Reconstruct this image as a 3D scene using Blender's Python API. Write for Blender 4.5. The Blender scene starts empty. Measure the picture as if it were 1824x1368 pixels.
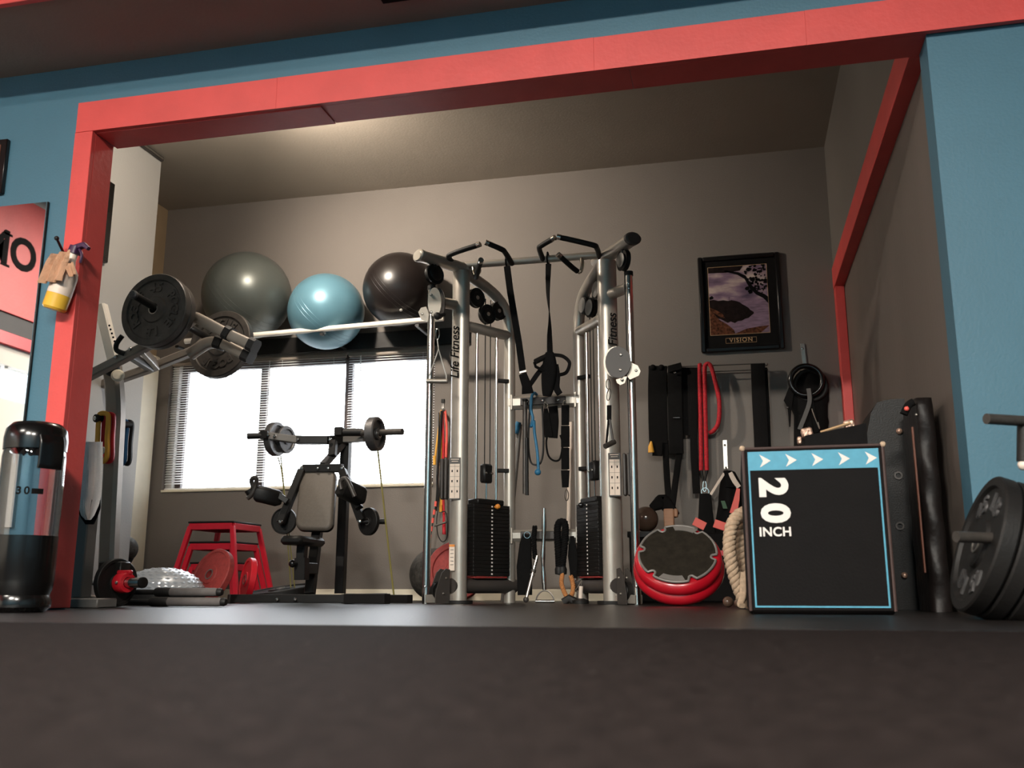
import bpy, bmesh, math, random
from mathutils import Vector, Matrix, Quaternion
random.seed(7)
V = Vector
PI = math.pi
scene = bpy.context.scene
COL = scene.collection

# ------------------------------------------------------------------ camera
CAM_H = 0.0937
FPX, CX, CY = 1700.0, 912.0, 684.0
PITCH = math.atan((1047 - 684) / FPX)
YAW = math.atan(400 * math.cos(PITCH) / FPX)
cam_data = bpy.data.cameras.new('camera')
cam = bpy.data.objects.new('camera', cam_data)
COL.objects.link(cam)
cam.location = (0, 0, CAM_H)
cam.rotation_euler = (PI / 2 + PITCH, 0, YAW)
cam_data.sensor_width = 36.0
cam_data.lens = 36.0 * FPX / 1824.0
cam_data.clip_start = 0.02
cam_data.dof.use_dof = True
cam_data.dof.focus_distance = 5.6
cam_data.dof.aperture_fstop = 3.2
scene.camera = cam

# ------------------------------------------------------------------ view and world
vs = scene.view_settings
vs.view_transform = 'Standard'
vs.look = 'None'
vs.gamma = 1.0
vs.use_curve_mapping = False
vs.exposure = 0.0
world = bpy.data.worlds.new('sky')
scene.world = world
world.use_nodes = True
bg = world.node_tree.nodes['Background']
bg.inputs[0].default_value = (0.88, 0.94, 1.0, 1)
bg.inputs[1].default_value = 13.0

# daylight portals in the two window openings
def portal(name, loc, rot, sx, sy):
    l = bpy.data.lights.new(name, 'AREA')
    l.shape = 'RECTANGLE'; l.size = sx; l.size_y = sy
    l.cycles.is_portal = True
    o = bpy.data.objects.new(name, l); COL.objects.link(o)
    o.location = loc; o.rotation_euler = rot
portal('window_portal', (-3.4, 7.135, 1.4), (-PI / 2, 0, 0), 2.3, 1.06)

# ------------------------------------------------------------------ pixel ruler: a point of the photograph at a known depth Y
_fw = V((-math.sin(YAW) * math.cos(PITCH), math.cos(YAW) * math.cos(PITCH), math.sin(PITCH)))
_rt = V((math.cos(YAW), math.sin(YAW), 0))
_up = _rt.cross(_fw)
def ray(u, v): return _fw + _rt * ((u - CX) / FPX) - _up * ((v - CY) / FPX)
def at(u, v, Y):
    d = ray(u, v); return V((0, 0, CAM_H)) + d * (Y / d.y)
def atX(u, v, X):
    d = ray(u, v); return V((0, 0, CAM_H)) + d * (X / d.x)
def fl(u, Y):
    p = at(u, 1076, Y); return V((p.x, Y, 0))
def m_px(n, p): return n * (V(p) - V((0, 0, CAM_H))).dot(_fw) / FPX

# ------------------------------------------------------------------ materials
def lin(c):
    return tuple(((x / 255) / 12.92 if x / 255 <= 0.04045 else ((x / 255 + 0.055) / 1.055) ** 2.4) for x in c)
MATS = {}
def mat(name, col, rough=0.5, metal=0.0, var=0.12, scale=8.0, bump=0.0, bscale=60.0, spec=0.5, coat=0.0, stretch=None):
    m = bpy.data.materials.new(name); m.use_nodes = True
    nt = m.node_tree; N = nt.nodes; L = nt.links
    b = N['Principled BSDF']
    b.inputs['Roughness'].default_value = rough
    b.inputs['Metallic'].default_value = metal
    b.inputs['Specular IOR Level'].default_value = spec
    if coat: b.inputs['Coat Weight'].default_value = coat
    c = lin(col)
    tc = N.new('ShaderNodeTexCoord')
    src = tc.outputs['Object']
    if stretch:
        mp = N.new('ShaderNodeMapping'); mp.inputs['Scale'].default_value = stretch
        L.new(src, mp.inputs[0]); src = mp.outputs[0]
    nz = N.new('ShaderNodeTexNoise'); nz.inputs['Scale'].default_value = scale; nz.inputs['Detail'].default_value = 4
    L.new(src, nz.inputs['Vector'])
    rp = N.new('ShaderNodeValToRGB')
    rp.color_ramp.elements[0].position = 0.3; rp.color_ramp.elements[1].position = 0.7
    rp.color_ramp.elements[0].color = (*[x * (1 - var) for x in c], 1)
    rp.color_ramp.elements[1].color = (*[min(1, x * (1 + var)) for x in c], 1)
    L.new(nz.outputs['Fac'], rp.inputs[0]); L.new(rp.outputs[0], b.inputs['Base Color'])
    if bump:
        n2 = N.new('ShaderNodeTexNoise'); n2.inputs['Scale'].default_value = bscale; n2.inputs['Detail'].default_value = 3
        L.new(src, n2.inputs['Vector'])
        bp = N.new('ShaderNodeBump'); bp.inputs['Strength'].default_value = bump; bp.inputs['Distance'].default_value = 0.01
        L.new(n2.outputs['Fac'], bp.inputs['Height']); L.new(bp.outputs[0], b.inputs['Normal'])
    MATS[name] = m
    return m
def emit(name, col, strength):
    m = bpy.data.materials.new(name); m.use_nodes = True
    nt = m.node_tree; nt.nodes.clear()
    o = nt.nodes.new('ShaderNodeOutputMaterial'); e = nt.nodes.new('ShaderNodeEmission')
    e.inputs[0].default_value = (*col, 1); e.inputs[1].default_value = strength
    nt.links.new(e.outputs[0], o.inputs[0]); MATS[name] = m
def clear(name, tint=(1, 1, 1), gloss=0.08, rough=0.02, fac=None):
    m = bpy.data.materials.new(name); m.use_nodes = True
    nt = m.node_tree; nt.nodes.clear()
    o = nt.nodes.new('ShaderNodeOutputMaterial'); t = nt.nodes.new('ShaderNodeBsdfTransparent'); g = nt.nodes.new('ShaderNodeBsdfGlossy')
    t.inputs[0].default_value = (*tint, 1); g.inputs['Roughness'].default_value = rough
    lw = nt.nodes.new('ShaderNodeFresnel'); lw.inputs[0].default_value = 1.45
    ad = nt.nodes.new('ShaderNodeMath'); ad.operation = 'MULTIPLY_ADD'; ad.inputs[1].default_value = 0.8; ad.inputs[2].default_value = gloss
    mx = nt.nodes.new('ShaderNodeMixShader')
    nt.links.new(lw.outputs[0], ad.inputs[0]); nt.links.new(ad.outputs[0], mx.inputs[0])
    nt.links.new(t.outputs[0], mx.inputs[1]); nt.links.new(g.outputs[0], mx.inputs[2]); nt.links.new(mx.outputs[0], o.inputs[0])
    MATS[name] = m

mat('wall_grey', (112, 105, 99), 0.7, var=0.06, scale=1.3, bump=0.12, bscale=90)
mat('ceiling_grey', (150, 140, 128), 0.75, var=0.07, scale=1.1, bump=0.12, bscale=70)
mat('wall_light', (176, 173, 168), 0.7, var=0.04, scale=1.0, bump=0.1, bscale=90)
mat('wall_brown', (104, 94, 87), 0.55, var=0.10, scale=2.2, bump=0.12, bscale=50, stretch=(1, 1, 0.12))
mat('tan', (150, 128, 100), 0.6, var=0.06)
mat('blue_wall', (66, 107, 125), 0.55, var=0.06, scale=1.5, bump=0.12, bscale=90)
mat('red_trim', (210, 74, 70), 0.5, var=0.07, scale=5, bump=0.1, bscale=40)
mat('soffit_brown', (138, 118, 108), 0.8, var=0.06, scale=2, bump=0.1)
mat('cream', (232, 222, 200), 0.5, var=0.04)
mat('white_paint', (228, 224, 218), 0.45, var=0.03)
mat('pale_wall', (205, 200, 190), 0.7, var=0.05, scale=1)
mat('ceiling_dark', (58, 54, 52), 0.8, var=0.06, scale=2)
mat('dark_band', (40, 32, 30), 0.6)
mat('rail_white', (236, 228, 216), 0.35, var=0.03)
mat('window_dark', (58, 44, 40), 0.5, var=0.1)
mat('slat_white', (240, 240, 240), 0.5, var=0.02)
mat('headrail', (150, 138, 126), 0.5, var=0.05)
mat('black_paint', (20, 18, 17), 0.45, var=0.15, scale=20, bump=0.06, bscale=200, spec=0.35)
mat('black_matte', (14, 12, 12), 0.8, var=0.2, scale=20, bump=0.1, bscale=150, spec=0.15)
mat('black_rubber', (24, 22, 21), 0.55, var=0.15, scale=14, bump=0.12, bscale=120, spec=0.3)
mat('black_web', (13, 12, 12), 0.85, var=0.25, scale=40, bump=0.3, bscale=400, spec=0.15)
mat('black_gloss', (14, 13, 13), 0.18, var=0.1, scale=10)
mat('iron', (72, 67, 63), 0.42, metal=0.35, var=0.2, scale=25, bump=0.1, bscale=180)
mat('iron_light', (92, 90, 90), 0.42, metal=0.6, var=0.2, scale=30, bump=0.15, bscale=200)
mat('chrome', (205, 200, 194), 0.16, metal=1.0, var=0.05)
mat('steel', (178, 172, 164), 0.32, metal=0.9, var=0.08, scale=30)
mat('silver_paint', (176, 168, 158), 0.34, metal=0.55, var=0.06, scale=12, bump=0.03, bscale=300)
mat('silver_plate', (178, 170, 158), 0.4, metal=0.4, var=0.06)
mat('grey_paint', (120, 116, 112), 0.45, metal=0.2, var=0.06)
mat('taupe_paint', (140, 130, 120), 0.4, metal=0.3, var=0.06)
mat('dark_grey', (64, 59, 56), 0.5, metal=0.1, var=0.1)
mat('foam_grey', (92, 86, 84), 0.7, var=0.1, scale=30, bump=0.1, bscale=150)
mat('pad_grey', (86, 78, 70), 0.55, var=0.08, scale=60, bump=0.15, bscale=260)
mat('pad_black', (19, 17, 16), 0.45, var=0.15, scale=20, bump=0.1, bscale=160, spec=0.3)
mat('ball_silver', (88, 92, 88), 0.36, metal=0.35, var=0.06, scale=3)
mat('ball_blue', (92, 132, 148), 0.36, metal=0.25, var=0.06, scale=3)
mat('ball_black', (26, 21, 20), 0.33, var=0.08, scale=3)
mat('ball_brown', (92, 72, 60), 0.16, var=0.2, scale=6)
mat('ball_mottled', (58, 55, 50), 0.7, var=0.6, scale=40, bump=0.3, bscale=60)
mat('red_steel', (212, 30, 52), 0.4, var=0.06)
mat('red_rubber', (140, 46, 42), 0.7, var=0.18, scale=45, bump=0.2, bscale=200)
mat('red_bright', (196, 26, 40), 0.4, var=0.1)
mat('red_vinyl', (176, 18, 34), 0.25, var=0.1, scale=10, coat=0.3)
mat('red_rope', (172, 14, 30), 0.7, var=0.35, scale=70, bump=0.5, bscale=150)
mat('coral', (236, 96, 84), 0.55, var=0.06)
mat('yellow', (226, 164, 56), 0.55, var=0.08)
mat('olive', (104, 96, 40), 0.5, var=0.1)
mat('blue_band', (22, 84, 128), 0.5, var=0.1)
mat('blue_rope', (42, 112, 150), 0.5, var=0.15, scale=40)
mat('purple', (58, 30, 62), 0.4, var=0.1)
mat('cloth_tan', (186, 142, 112), 0.9, var=0.12, scale=25, bump=0.4, bscale=120)
mat('cloth_white', (238, 228, 222), 0.9, var=0.06, scale=15, bump=0.3, bscale=120)
mat('cloth_dark', (88, 80, 84), 0.9, var=0.1)
mat('bottle_liquid', (226, 176, 60), 0.3, var=0.05)
mat('bottle_milky', (226, 206, 190), 0.35, var=0.04)
mat('wood', (176, 130, 100), 0.6, var=0.12, scale=6, stretch=(1, 1, 8))
mat('orange', (226, 140, 52), 0.4)
mat('rope_tan', (190, 164, 138), 0.85, var=0.18, scale=60, bump=0.4, bscale=220)
mat('rope_orange', (176, 116, 66), 0.85, var=0.2, scale=60, bump=0.4, bscale=220)
mat('print_white', (226, 216, 210), 0.6, var=0.03)
mat('print_blue', (76, 150, 176), 0.6, var=0.06, scale=40)
mat('box_black', (12, 9, 9), 0.7, var=0.2, scale=12, bump=0.12, bscale=120, spec=0.15)
mat('box_edge', (66, 48, 44), 0.6, var=0.15)
mat('ink_black', (10, 8, 8), 0.7, spec=0.08)
mat('paper', (226, 208, 192), 0.7, var=0.04)
mat('frame_black', (16, 13, 13), 0.3, var=0.1)
mat('brown_edge', (92, 50, 34), 0.5, var=0.1)
mat('dome_silver', (188, 192, 198), 0.3, metal=0.35, var=0.08, scale=12)
mat('white_stick', (222, 206, 192), 0.5, var=0.04)
mat('gold', (186, 150, 110), 0.5, var=0.05)
mat('glow_face', (240, 236, 228), 0.5)
emit('lamp_glow', (1.0, 0.93, 0.82), 9.0)
emit('bulb_glow', (1.0, 0.86, 0.68), 40.0)
clear('glass')
clear('bottle_clear', tint=(0.62, 0.62, 0.64), gloss=0.12)
# mirror
m_ = bpy.data.materials.new('mirror'); m_.use_nodes = True
b_ = m_.node_tree.nodes['Principled BSDF']
b_.inputs['Metallic'].default_value = 1; b_.inputs['Roughness'].default_value = 0.015; b_.inputs['Base Color'].default_value = (0.86, 0.86, 0.86, 1)
MATS['mirror'] = m_

# rubber floor: dark crumb with pale specks
def floor_mat(name, col, rough, spec, var, sc):
    m = mat(name, col, rough, var=var, scale=sc, bump=0.6, bscale=110, spec=spec)
    nt = m.node_tree; N = nt.nodes; L = nt.links
    b = N['Principled BSDF']; rp = [n for n in N if n.bl_idname == 'ShaderNodeValToRGB'][0]
    tc = [n for n in N if n.bl_idname == 'ShaderNodeTexCoord'][0]
    vo = N.new('ShaderNodeTexVoronoi'); vo.inputs['Scale'].default_value = 34; vo.feature = 'F1'
    L.new(tc.outputs['Object'], vo.inputs['Vector'])
    r2 = N.new('ShaderNodeValToRGB')
    r2.color_ramp.elements[0].position = 0.06; r2.color_ramp.elements[0].color = (1, 1, 1, 1)
    r2.color_ramp.elements[1].position = 0.11; r2.color_ramp.elements[1].color = (0, 0, 0, 1)
    L.new(vo.outputs['Distance'], r2.inputs[0])
    n3 = N.new('ShaderNodeTexNoise'); n3.inputs['Scale'].default_value = 9
    L.new(tc.outputs['Object'], n3.inputs['Vector'])
    r3 = N.new('ShaderNodeValToRGB'); r3.color_ramp.elements[0].position = 0.58; r3.color_ramp.elements[1].position = 0.64
    L.new(n3.outputs['Fac'], r3.inputs[0])
    mu = N.new('ShaderNodeMath'); mu.operation = 'MULTIPLY'; L.new(r2.outputs[0], mu.inputs[0]); L.new(r3.outputs[0], mu.inputs[1])
    mx = N.new('ShaderNodeMix'); mx.data_type = 'RGBA'
    L.new(mu.outputs[0], mx.inputs['Factor']); L.new(rp.outputs[0], mx.inputs['A']); mx.inputs['B'].default_value = (0.16, 0.14, 0.13, 1)
    L.new(mx.outputs['Result'], b.inputs['Base Color'])
floor_mat('floor_far', (28, 24, 23), 0.3, 0.45, 0.3, 14.0)
floor_mat('floor_near', (28, 23, 22), 0.78, 0.05, 0.42, 36.0)

# framed seascape print: sky, sea, headland, grasses, a tree
def seascape():
    m = bpy.data.materials.new('seascape_print'); m.use_nodes = True
    nt = m.node_tree; N = nt.nodes; L = nt.links; b = N['Principled BSDF']; b.inputs['Roughness'].default_value = 0.35
    tc = N.new('ShaderNodeTexCoord')
    mp = N.new('ShaderNodeMapping'); mp.inputs['Scale'].default_value = (2.0, 1, 6.0); L.new(tc.outputs['Object'], mp.inputs[0])
    nz = N.new('ShaderNodeTexNoise'); nz.inputs['Scale'].default_value = 2.6; nz.inputs['Detail'].default_value = 6
    L.new(mp.outputs[0], nz.inputs['Vector'])
    rp = N.new('ShaderNodeValToRGB'); e = rp.color_ramp.elements
    e[0].position = 0.3; e[0].color = (*lin((74, 60, 80)), 1); e[1].position = 0.66; e[1].color = (*lin((190, 170, 160)), 1)
    k = e.new(0.48); k.color = (*lin((128, 104, 122)), 1)
    L.new(nz.outputs['Fac'], rp.inputs[0]); L.new(rp.outputs[0], b.inputs['Base Color'])
    MATS['seascape_print'] = m
seascape()

# ------------------------------------------------------------------ mesh builder
def frame_of(axis, up=V((0, 0, 1))):
    z = V(axis).normalized(); u = V(up)
    if abs(z.dot(u.normalized())) > 0.98: u = V((0, 1, 0)) if abs(z.y) < 0.9 else V((1, 0, 0))
    x = u.cross(z).normalized(); y = z.cross(x).normalized()
    return x, y, z
def circ(r, n=12, ry=None):
    ry = ry or r
    return [(r * math.cos(2 * PI * i / n), ry * math.sin(2 * PI * i / n)) for i in range(n)]
def rect(w, h, b=0.0):
    w /= 2; h /= 2
    if b <= 0: return [(-w, -h), (w, -h), (w, h), (-w, h)]
    return [(-w + b, -h), (w - b, -h), (w, -h + b), (w, h - b), (w - b, h), (-w + b, h), (-w, h - b), (-w, -h + b)]
def rrect(w, h, r, n=4):
    pts = []
    for cx, cy, a0 in ((w / 2 - r, h / 2 - r, 0), (-w / 2 + r, h / 2 - r, 90), (-w / 2 + r, -h / 2 + r, 180), (w / 2 - r, -h / 2 + r, 270)):
        for i in range(n + 1):
            a = math.radians(a0 + 90 * i / n); pts.append((cx + r * math.cos(a), cy + r * math.sin(a)))
    return pts
def smooth_path(pts, n=6, closed=False):
    pts = [V(p) for p in pts]
    if len(pts) < 3: return pts
    out = []
    m = len(pts); rng = range(m) if closed else range(m - 1)
    for i in rng:
        g = (lambda k: pts[k % m]) if closed else (lambda k: pts[max(0, min(m - 1, k))])
        p0, p1, p2, p3 = g(i - 1), g(i), g(i + 1), g(i + 2)
        for j in range(n):
            t = j / n
            out.append(0.5 * ((2 * p1) + (-p0 + p2) * t + (2 * p0 - 5 * p1 + 4 * p2 - p3) * t * t + (-p0 + 3 * p1 - 3 * p2 + p3) * t ** 3))
    if not closed: out.append(pts[-1])
    return out

class B:
    def __init__(s): s.v = []; s.f = []
    def add(s, vs_, fs):
        o = len(s.v); s.v += [V(p) for p in vs_]; s.f += [tuple(i + o for i in f) for f in fs]; return s
    def box(s, c, size, bev=0.0, R=None):
        c = V(c); x, y, z = (k / 2 for k in size)
        if bev <= 0:
            p = [(-x, -y, -z), (x, -y, -z), (x, y, -z), (-x, y, -z), (-x, -y, z), (x, -y, z), (x, y, z), (-x, y, z)]
            f = [(0, 3, 2, 1), (4, 5, 6, 7), (0, 1, 5, 4), (1, 2, 6, 5), (2, 3, 7, 6), (3, 0, 4, 7)]
        else:
            b = min(bev, x * .99, y * .99, z * .99)
            bm = bmesh.new()
            for sx in (-1, 1):
                for sy in (-1, 1):
                    for sz in (-1, 1):
                        bm.verts.new((sx * x, sy * (y - b), sz * (z - b))); bm.verts.new((sx * (x - b), sy * y, sz * (z - b))); bm.verts.new((sx * (x - b), sy * (y - b), sz * z))
            bmesh.ops.convex_hull(bm, input=list(bm.verts))
            bmesh.ops.dissolve_limit(bm, angle_limit=0.02, verts=list(bm.verts), edges=list(bm.edges))
            bm.verts.index_update()
            p = [v.co.copy() for v in bm.verts]; f = [tuple(v.index for v in q.verts) for q in bm.faces]; bm.free()
        if R is not None: p = [R @ V(q) for q in p]
        return s.add([c + V(q) for q in p], f)
    def span(s, lo, hi, bev=0.0):
        lo = V(lo); hi = V(hi)
        return s.box((lo + hi) / 2, tuple(abs(k) for k in (hi - lo)), bev)
    def sweep(s, path, prof, up=(0, 0, 1), closed=False, cap=True, scale=None, twist=0.0):
        path = [V(p) for p in path]; n = len(path); k = len(prof); vs_ = []
        prevx = None
        for i, p in enumerate(path):
            if closed: t = path[(i + 1) % n] - path[i - 1]
            else: t = path[min(i + 1, n - 1)] - path[max(i - 1, 0)]
            if t.length < 1e-9: t = V((0, 0, 1))
            t.normalize()
            if prevx is None: x, y, _ = frame_of(t, V(up))
            else:
                x = prevx - t * prevx.dot(t)
                if x.length < 1e-6: x, y, _ = frame_of(t, V(up))
                x.normalize(); y = t.cross(x).normalized()
            prevx = x
            sc = 1.0
            if scale is not None: sc = scale(i / max(1, n - 1)) if callable(scale) else scale[i]
            a = twist * i / max(1, n - 1); ca, sa = math.cos(a), math.sin(a)
            for (q, w) in prof:
                vs_.append(p + x * ((q * ca - w * sa) * sc) + y * ((q * sa + w * ca) * sc))
        fs = []
        for i in range(n if closed else n - 1):
            a0 = i * k; b0 = ((i + 1) % n) * k
            for j in range(k):
                j2 = (j + 1) % k; fs.append((a0 + j, a0 + j2, b0 + j2, b0 + j))
        if cap and not closed:
            fs.append(tuple(range(k - 1, -1, -1))); fs.append(tuple((n - 1) * k + j for j in range(k)))
        return s.add(vs_, fs)
    def tube(s, path, r, n=10, closed=False, cap=True): return s.sweep(path, circ(r, n), closed=closed, cap=cap)
    def rod(s, a, b, r, n=12, r2=None):
        return s.sweep([a, b], circ(r, n), scale=None if r2 is None else [1.0, r2 / r])
    def bar(s, a, b, w, h, up=(0, 0, 1), bev=0.004): return s.sweep([a, b], rect(w, h, bev), up=up)
    def lathe(s, o, axis, prof, n=32, up=(0, 0, 1)):
        # prof: list of (radius, distance along the axis)
        o = V(o); x, y, z = frame_of(axis, V(up)); vs_ = []; k = len(prof)
        for i in range(n):
            a = 2 * PI * i / n; d = x * math.cos(a) + y * math.sin(a)
            for (r, h) in prof: vs_.append(o + d * r + z * h)
        fs = []
        for i in range(n):
            i2 = (i + 1) % n
            for j in range(k - 1): fs.append((i * k + j, i2 * k + j, i2 * k + j + 1, i * k + j + 1))
        s.add(vs_, fs)
        return s
    def ball(s, c, r, n=32, m=18, sc=(1, 1, 1), axis=(0, 0, 1)):
        prof = [(max(1e-4, r * math.sin(PI * i / m)), -r * math.cos(PI * i / m) * sc[2]) for i in range(m + 1)]
        return s.lathe(c, axis, prof, n)
    def prism(s, pts, d):
        pts = [V(p) for p in pts]; d = V(d); k = len(pts)
        fs = [tuple(range(k - 1, -1, -1)), tuple(range(k, 2 * k))] + [(j, (j + 1) % k, k + (j + 1) % k, k + j) for j in range(k)]
        return s.add(pts + [p + d for p in pts], fs)
    def text(s, txt, size, M, ext=0.001, offset=0.0, align='CENTER', shear=0.0, spacing=1.0):
        cu = bpy.data.curves.new('t', 'FONT'); cu.body = txt; cu.size = size; cu.extrude = ext; cu.offset = offset
        cu.align_x = align; cu.align_y = 'CENTER'; cu.shear = shear; cu.space_character = spacing; cu.resolution_u = 4
        o = bpy.data.objects.new('t', cu); me = bpy.data.meshes.new_from_object(o)
        s.add([M @ v.co for v in me.vertices], [tuple(p.vertices) for p in me.polygons])
        bpy.data.objects.remove(o); bpy.data.curves.remove(cu); bpy.data.meshes.remove(me)
        return s
    def build(s, name, material, parent=None, label=None, angle=38, fixn=True):
        org = V((0, 0, 0)); p = parent
        while p is not None: org += V(p.location); p = p.parent
        me = bpy.data.meshes.new(name)
        me.from_pydata([tuple(q - org) for q in s.v], [], s.f)
        if fixn:
            bm = bmesh.new(); bm.from_mesh(me); bmesh.ops.recalc_face_normals(bm, faces=bm.faces); bm.to_mesh(me); bm.free()
        me.polygons.foreach_set('use_smooth', [True] * len(me.polygons))
        me.set_sharp_from_angle(angle=math.radians(angle))
        me.materials.append(MATS[material])
        o = bpy.data.objects.new(name, me); COL.objects.link(o)
        if parent is not None: o.parent = parent
        if label: o['label'] = label
        return o
def lettermat(x, y, z, o):   # columns: text right, text up, outward
    return Matrix(((x.x, y.x, z.x, o.x), (x.y, y.y, z.y, o.y), (x.z, y.z, z.z, o.z), (0, 0, 0, 1)))
def tag(o, label, cat, group=None):
    o['label'] = label; o['category'] = cat
    if group: o['group'] = group
    return o
def thing(name, loc, label, cat, group=None):
    o = bpy.data.objects.new(name, None); COL.objects.link(o); o.location = loc
    o.empty_display_size = 0.05
    return tag(o, label, cat, group)
def struct(o, label=None):
    o['kind'] = 'structure'
    if label: o['label'] = label
    return o
def copy_part(o, parent, dloc):
    c = o.copy(); COL.objects.link(c); c.parent = parent; c.location = V(o.location) + V(dloc); return c

# ================================================================== STRUCTURE
YF, YW0, YW1, YB = 3.62, 3.645, 3.80, 7.0      # trim face, blue wall face, back of front wall, alcove back wall
XL, XLR, XR = -4.17, -4.71, 0.855              # left wall, left recess, lower right wall
ZH, ZC, ZS = 2.213, 3.335, 2.572               # header underside, alcove ceiling, soffit

fo = bpy.data.objects.new('floor', None); COL.objects.link(fo); struct(fo)
B().span((-6.2, 2.36, -0.06), (4.0, 7.2, 0)).build('rubber_mat', 'floor_far', fo)
B().span((-6.2, -5.0, -0.06), (4.0, 2.358, -0.0004)).build('rubber_mat', 'floor_near', fo)

# front wall with the wide opening (blue on the room side)
b = B()
b.span((-6.2, YW0, 0), (-2.90, 3.782, ZC))
b.span((-2.90, YW0, ZH + 0.002), (0.826, YW1, ZC))
b.span((0.826, YW0 + 0.012, 0), (4.0, YW1, ZC))
struct(b.build('wall_front', 'blue_wall'))

# header: butted boards, face and underside
h = bpy.data.objects.new('trim_1', None); COL.objects.link(h); h.location = (0, YF, ZH); struct(h, 'red painted header boards over the wide opening')
cuts = [-2.965, -1.93, -0.48, 0.375, 4.0]
for i in range(4):
    B().span((cuts[i] + (0.0003 if i else 0), YF, ZH), (cuts[i + 1], YW0, 2.366 + 0.001 * (i % 2)), 0.0006).build('header_board', 'red_trim', h)
cuts = [-2.874, -1.72, -0.335, 0.826]
for i in range(3):
    B().span((cuts[i] + 0.0012, YW0 + 0.0005, ZH - 0.004 * (i == 0)), (cuts[i + 1], YW1 + 0.01, ZH + 0.0015), 0.001).build('underside_board', 'red_trim', h)
# jamb on the left
j = bpy.data.objects.new('trim_2', None); COL.objects.link(j); j.location = (-2.93, YF, 0); struct(j, 'red painted left jamb boards of the opening')
B().span((-2.968, YF, 0.008), (-2.872, YW0, ZH - 0.001), 0.002).build('jamb_board', 'red_trim', j)
B().span((-2.90, YW0 + 0.0005, 0.008), (-2.872, 3.782, ZH - 0.005), 0.002).build('jamb_board', 'red_trim', j)
# beam and post on the right alcove wall
r = bpy.data.objects.new('trim_3', None); COL.objects.link(r); r.location = (0.8, 5.4, ZH); struct(r, 'red beam along the right alcove wall with a red post')
B().span((0.786, YW1 + 0.012, ZH), (0.88, YB - 0.002, 2.372), 0.003).build('beam', 'red_trim', r)
B().span((0.79, 6.90, 0), (0.853, YB - 0.001, ZH - 0.001), 0.003).build('post', 'red_trim', r)

# right wall: lower panel and upper wall
struct(B().span((XR, YW1, 0), (1.0, 7.2, ZH)).build('wall_right', 'wall_brown'))
struct(B().span((0.797, YW1 + 0.001, 2.373), (1.0, 7.2, ZC)).build('wall_right_upper', 'wall_grey'))

# back wall around the window
WX0, WX1, WZ0, WZ1 = -4.565, -2.235, 0.862, 1.955
b = B()
b.span((XLR - 0.2, YB, 0), (WX0, YB + 0.16, ZC)); b.span((WX1, YB, 0), (1.0, YB + 0.16, ZC))
b.span((WX0, YB, 0), (WX1, YB + 0.16, WZ0)); b.span((WX0, YB, WZ1), (WX1, YB + 0.16, ZC))
struct(b.build('wall_back', 'wall_grey'))
# left wall with a small window, its recess and return
b = B()
LW0, LW1, LZ0, LZ1 = 4.15, 4.985, 1.0, 1.78
b.span((XL - 0.12, YW1, 0), (XL, LW0, ZC)); b.span((XL - 0.12, LW1, 0), (XL, 6.06, ZC))
b.span((XL - 0.12, LW0, 0), (XL, LW1, LZ0)); b.span((XL - 0.12, LW0, LZ1), (XL, LW1, ZC))
struct(b.build('wall_left', 'wall_light'))
struct(B().span((XLR - 0.12, 5.7, 0), (XLR, YB, ZC)).build('wall_left_recess', 'tan'))
struct(B().span((XLR - 0.12, 5.6, 0), (XL - 0.12, 5.7, ZC)).build('wall_left_return', 'tan'))
struct(B().span((-6.3, YW1, ZC), (1.0, 7.2, ZC + 0.1)).build('ceiling', 'ceiling_grey'))
# room the camera stands in
struct(B().span((-6.2, 3.13, ZS), (4.0, YW0 - 0.0005, ZS + 0.06)).build('ceiling_soffit', 'soffit_brown'))
struct(B().span((-6.2, 3.10, ZS - 0.012), (4.0, 3.13, 3.7), 0.003).build('trim_4', 'red_trim'), 'dark red board along the soffit edge')
struct(B().span((-6.2, -5.0, 3.7), (4.0, 3.13, 3.8)).build('ceiling_room', 'ceiling_dark'))
struct(B().span((4.0, -5.0, 0), (4.12, YW1, 3.7)).build('wall_east', 'blue_wall'))
struct(B().span((-6.2, -5.12, 0), (4.0, -5.0, 3.7)).build('wall_rear', 'blue_wall'))
b = B()
SX = -6.2
b.span((SX - 0.12, -5.0, 0), (SX, YW1, 1.72)); b.span((SX - 0.12, -5.0, 2.02), (SX, YW1, 3.7))
b.span((SX - 0.12, -5.0, 1.72), (SX, -2.6, 2.02)); b.span((SX - 0.12, 1.6, 1.72), (SX, YW1, 2.02))
struct(b.build('wall_west', 'pale_wall'))
struct(B().span((-6.3, YW1, 0), (-6.2, 7.2, ZC)).build('wall_store', 'pale_wall'))

# baseboard in sections
bb = bpy.data.objects.new('baseboard_back', None); COL.objects.link(bb); bb.location = (0, YB, 0); struct(bb)
xs = [XLR + 0.002, -3.6, -2.27, -0.4, 0.785]
for i in range(4): B().span((xs[i] + 0.002, YB - 0.014, 0), (xs[i + 1], YB - 0.0005, 0.083), 0.003).build('baseboard_section', 'cream', bb)

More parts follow.
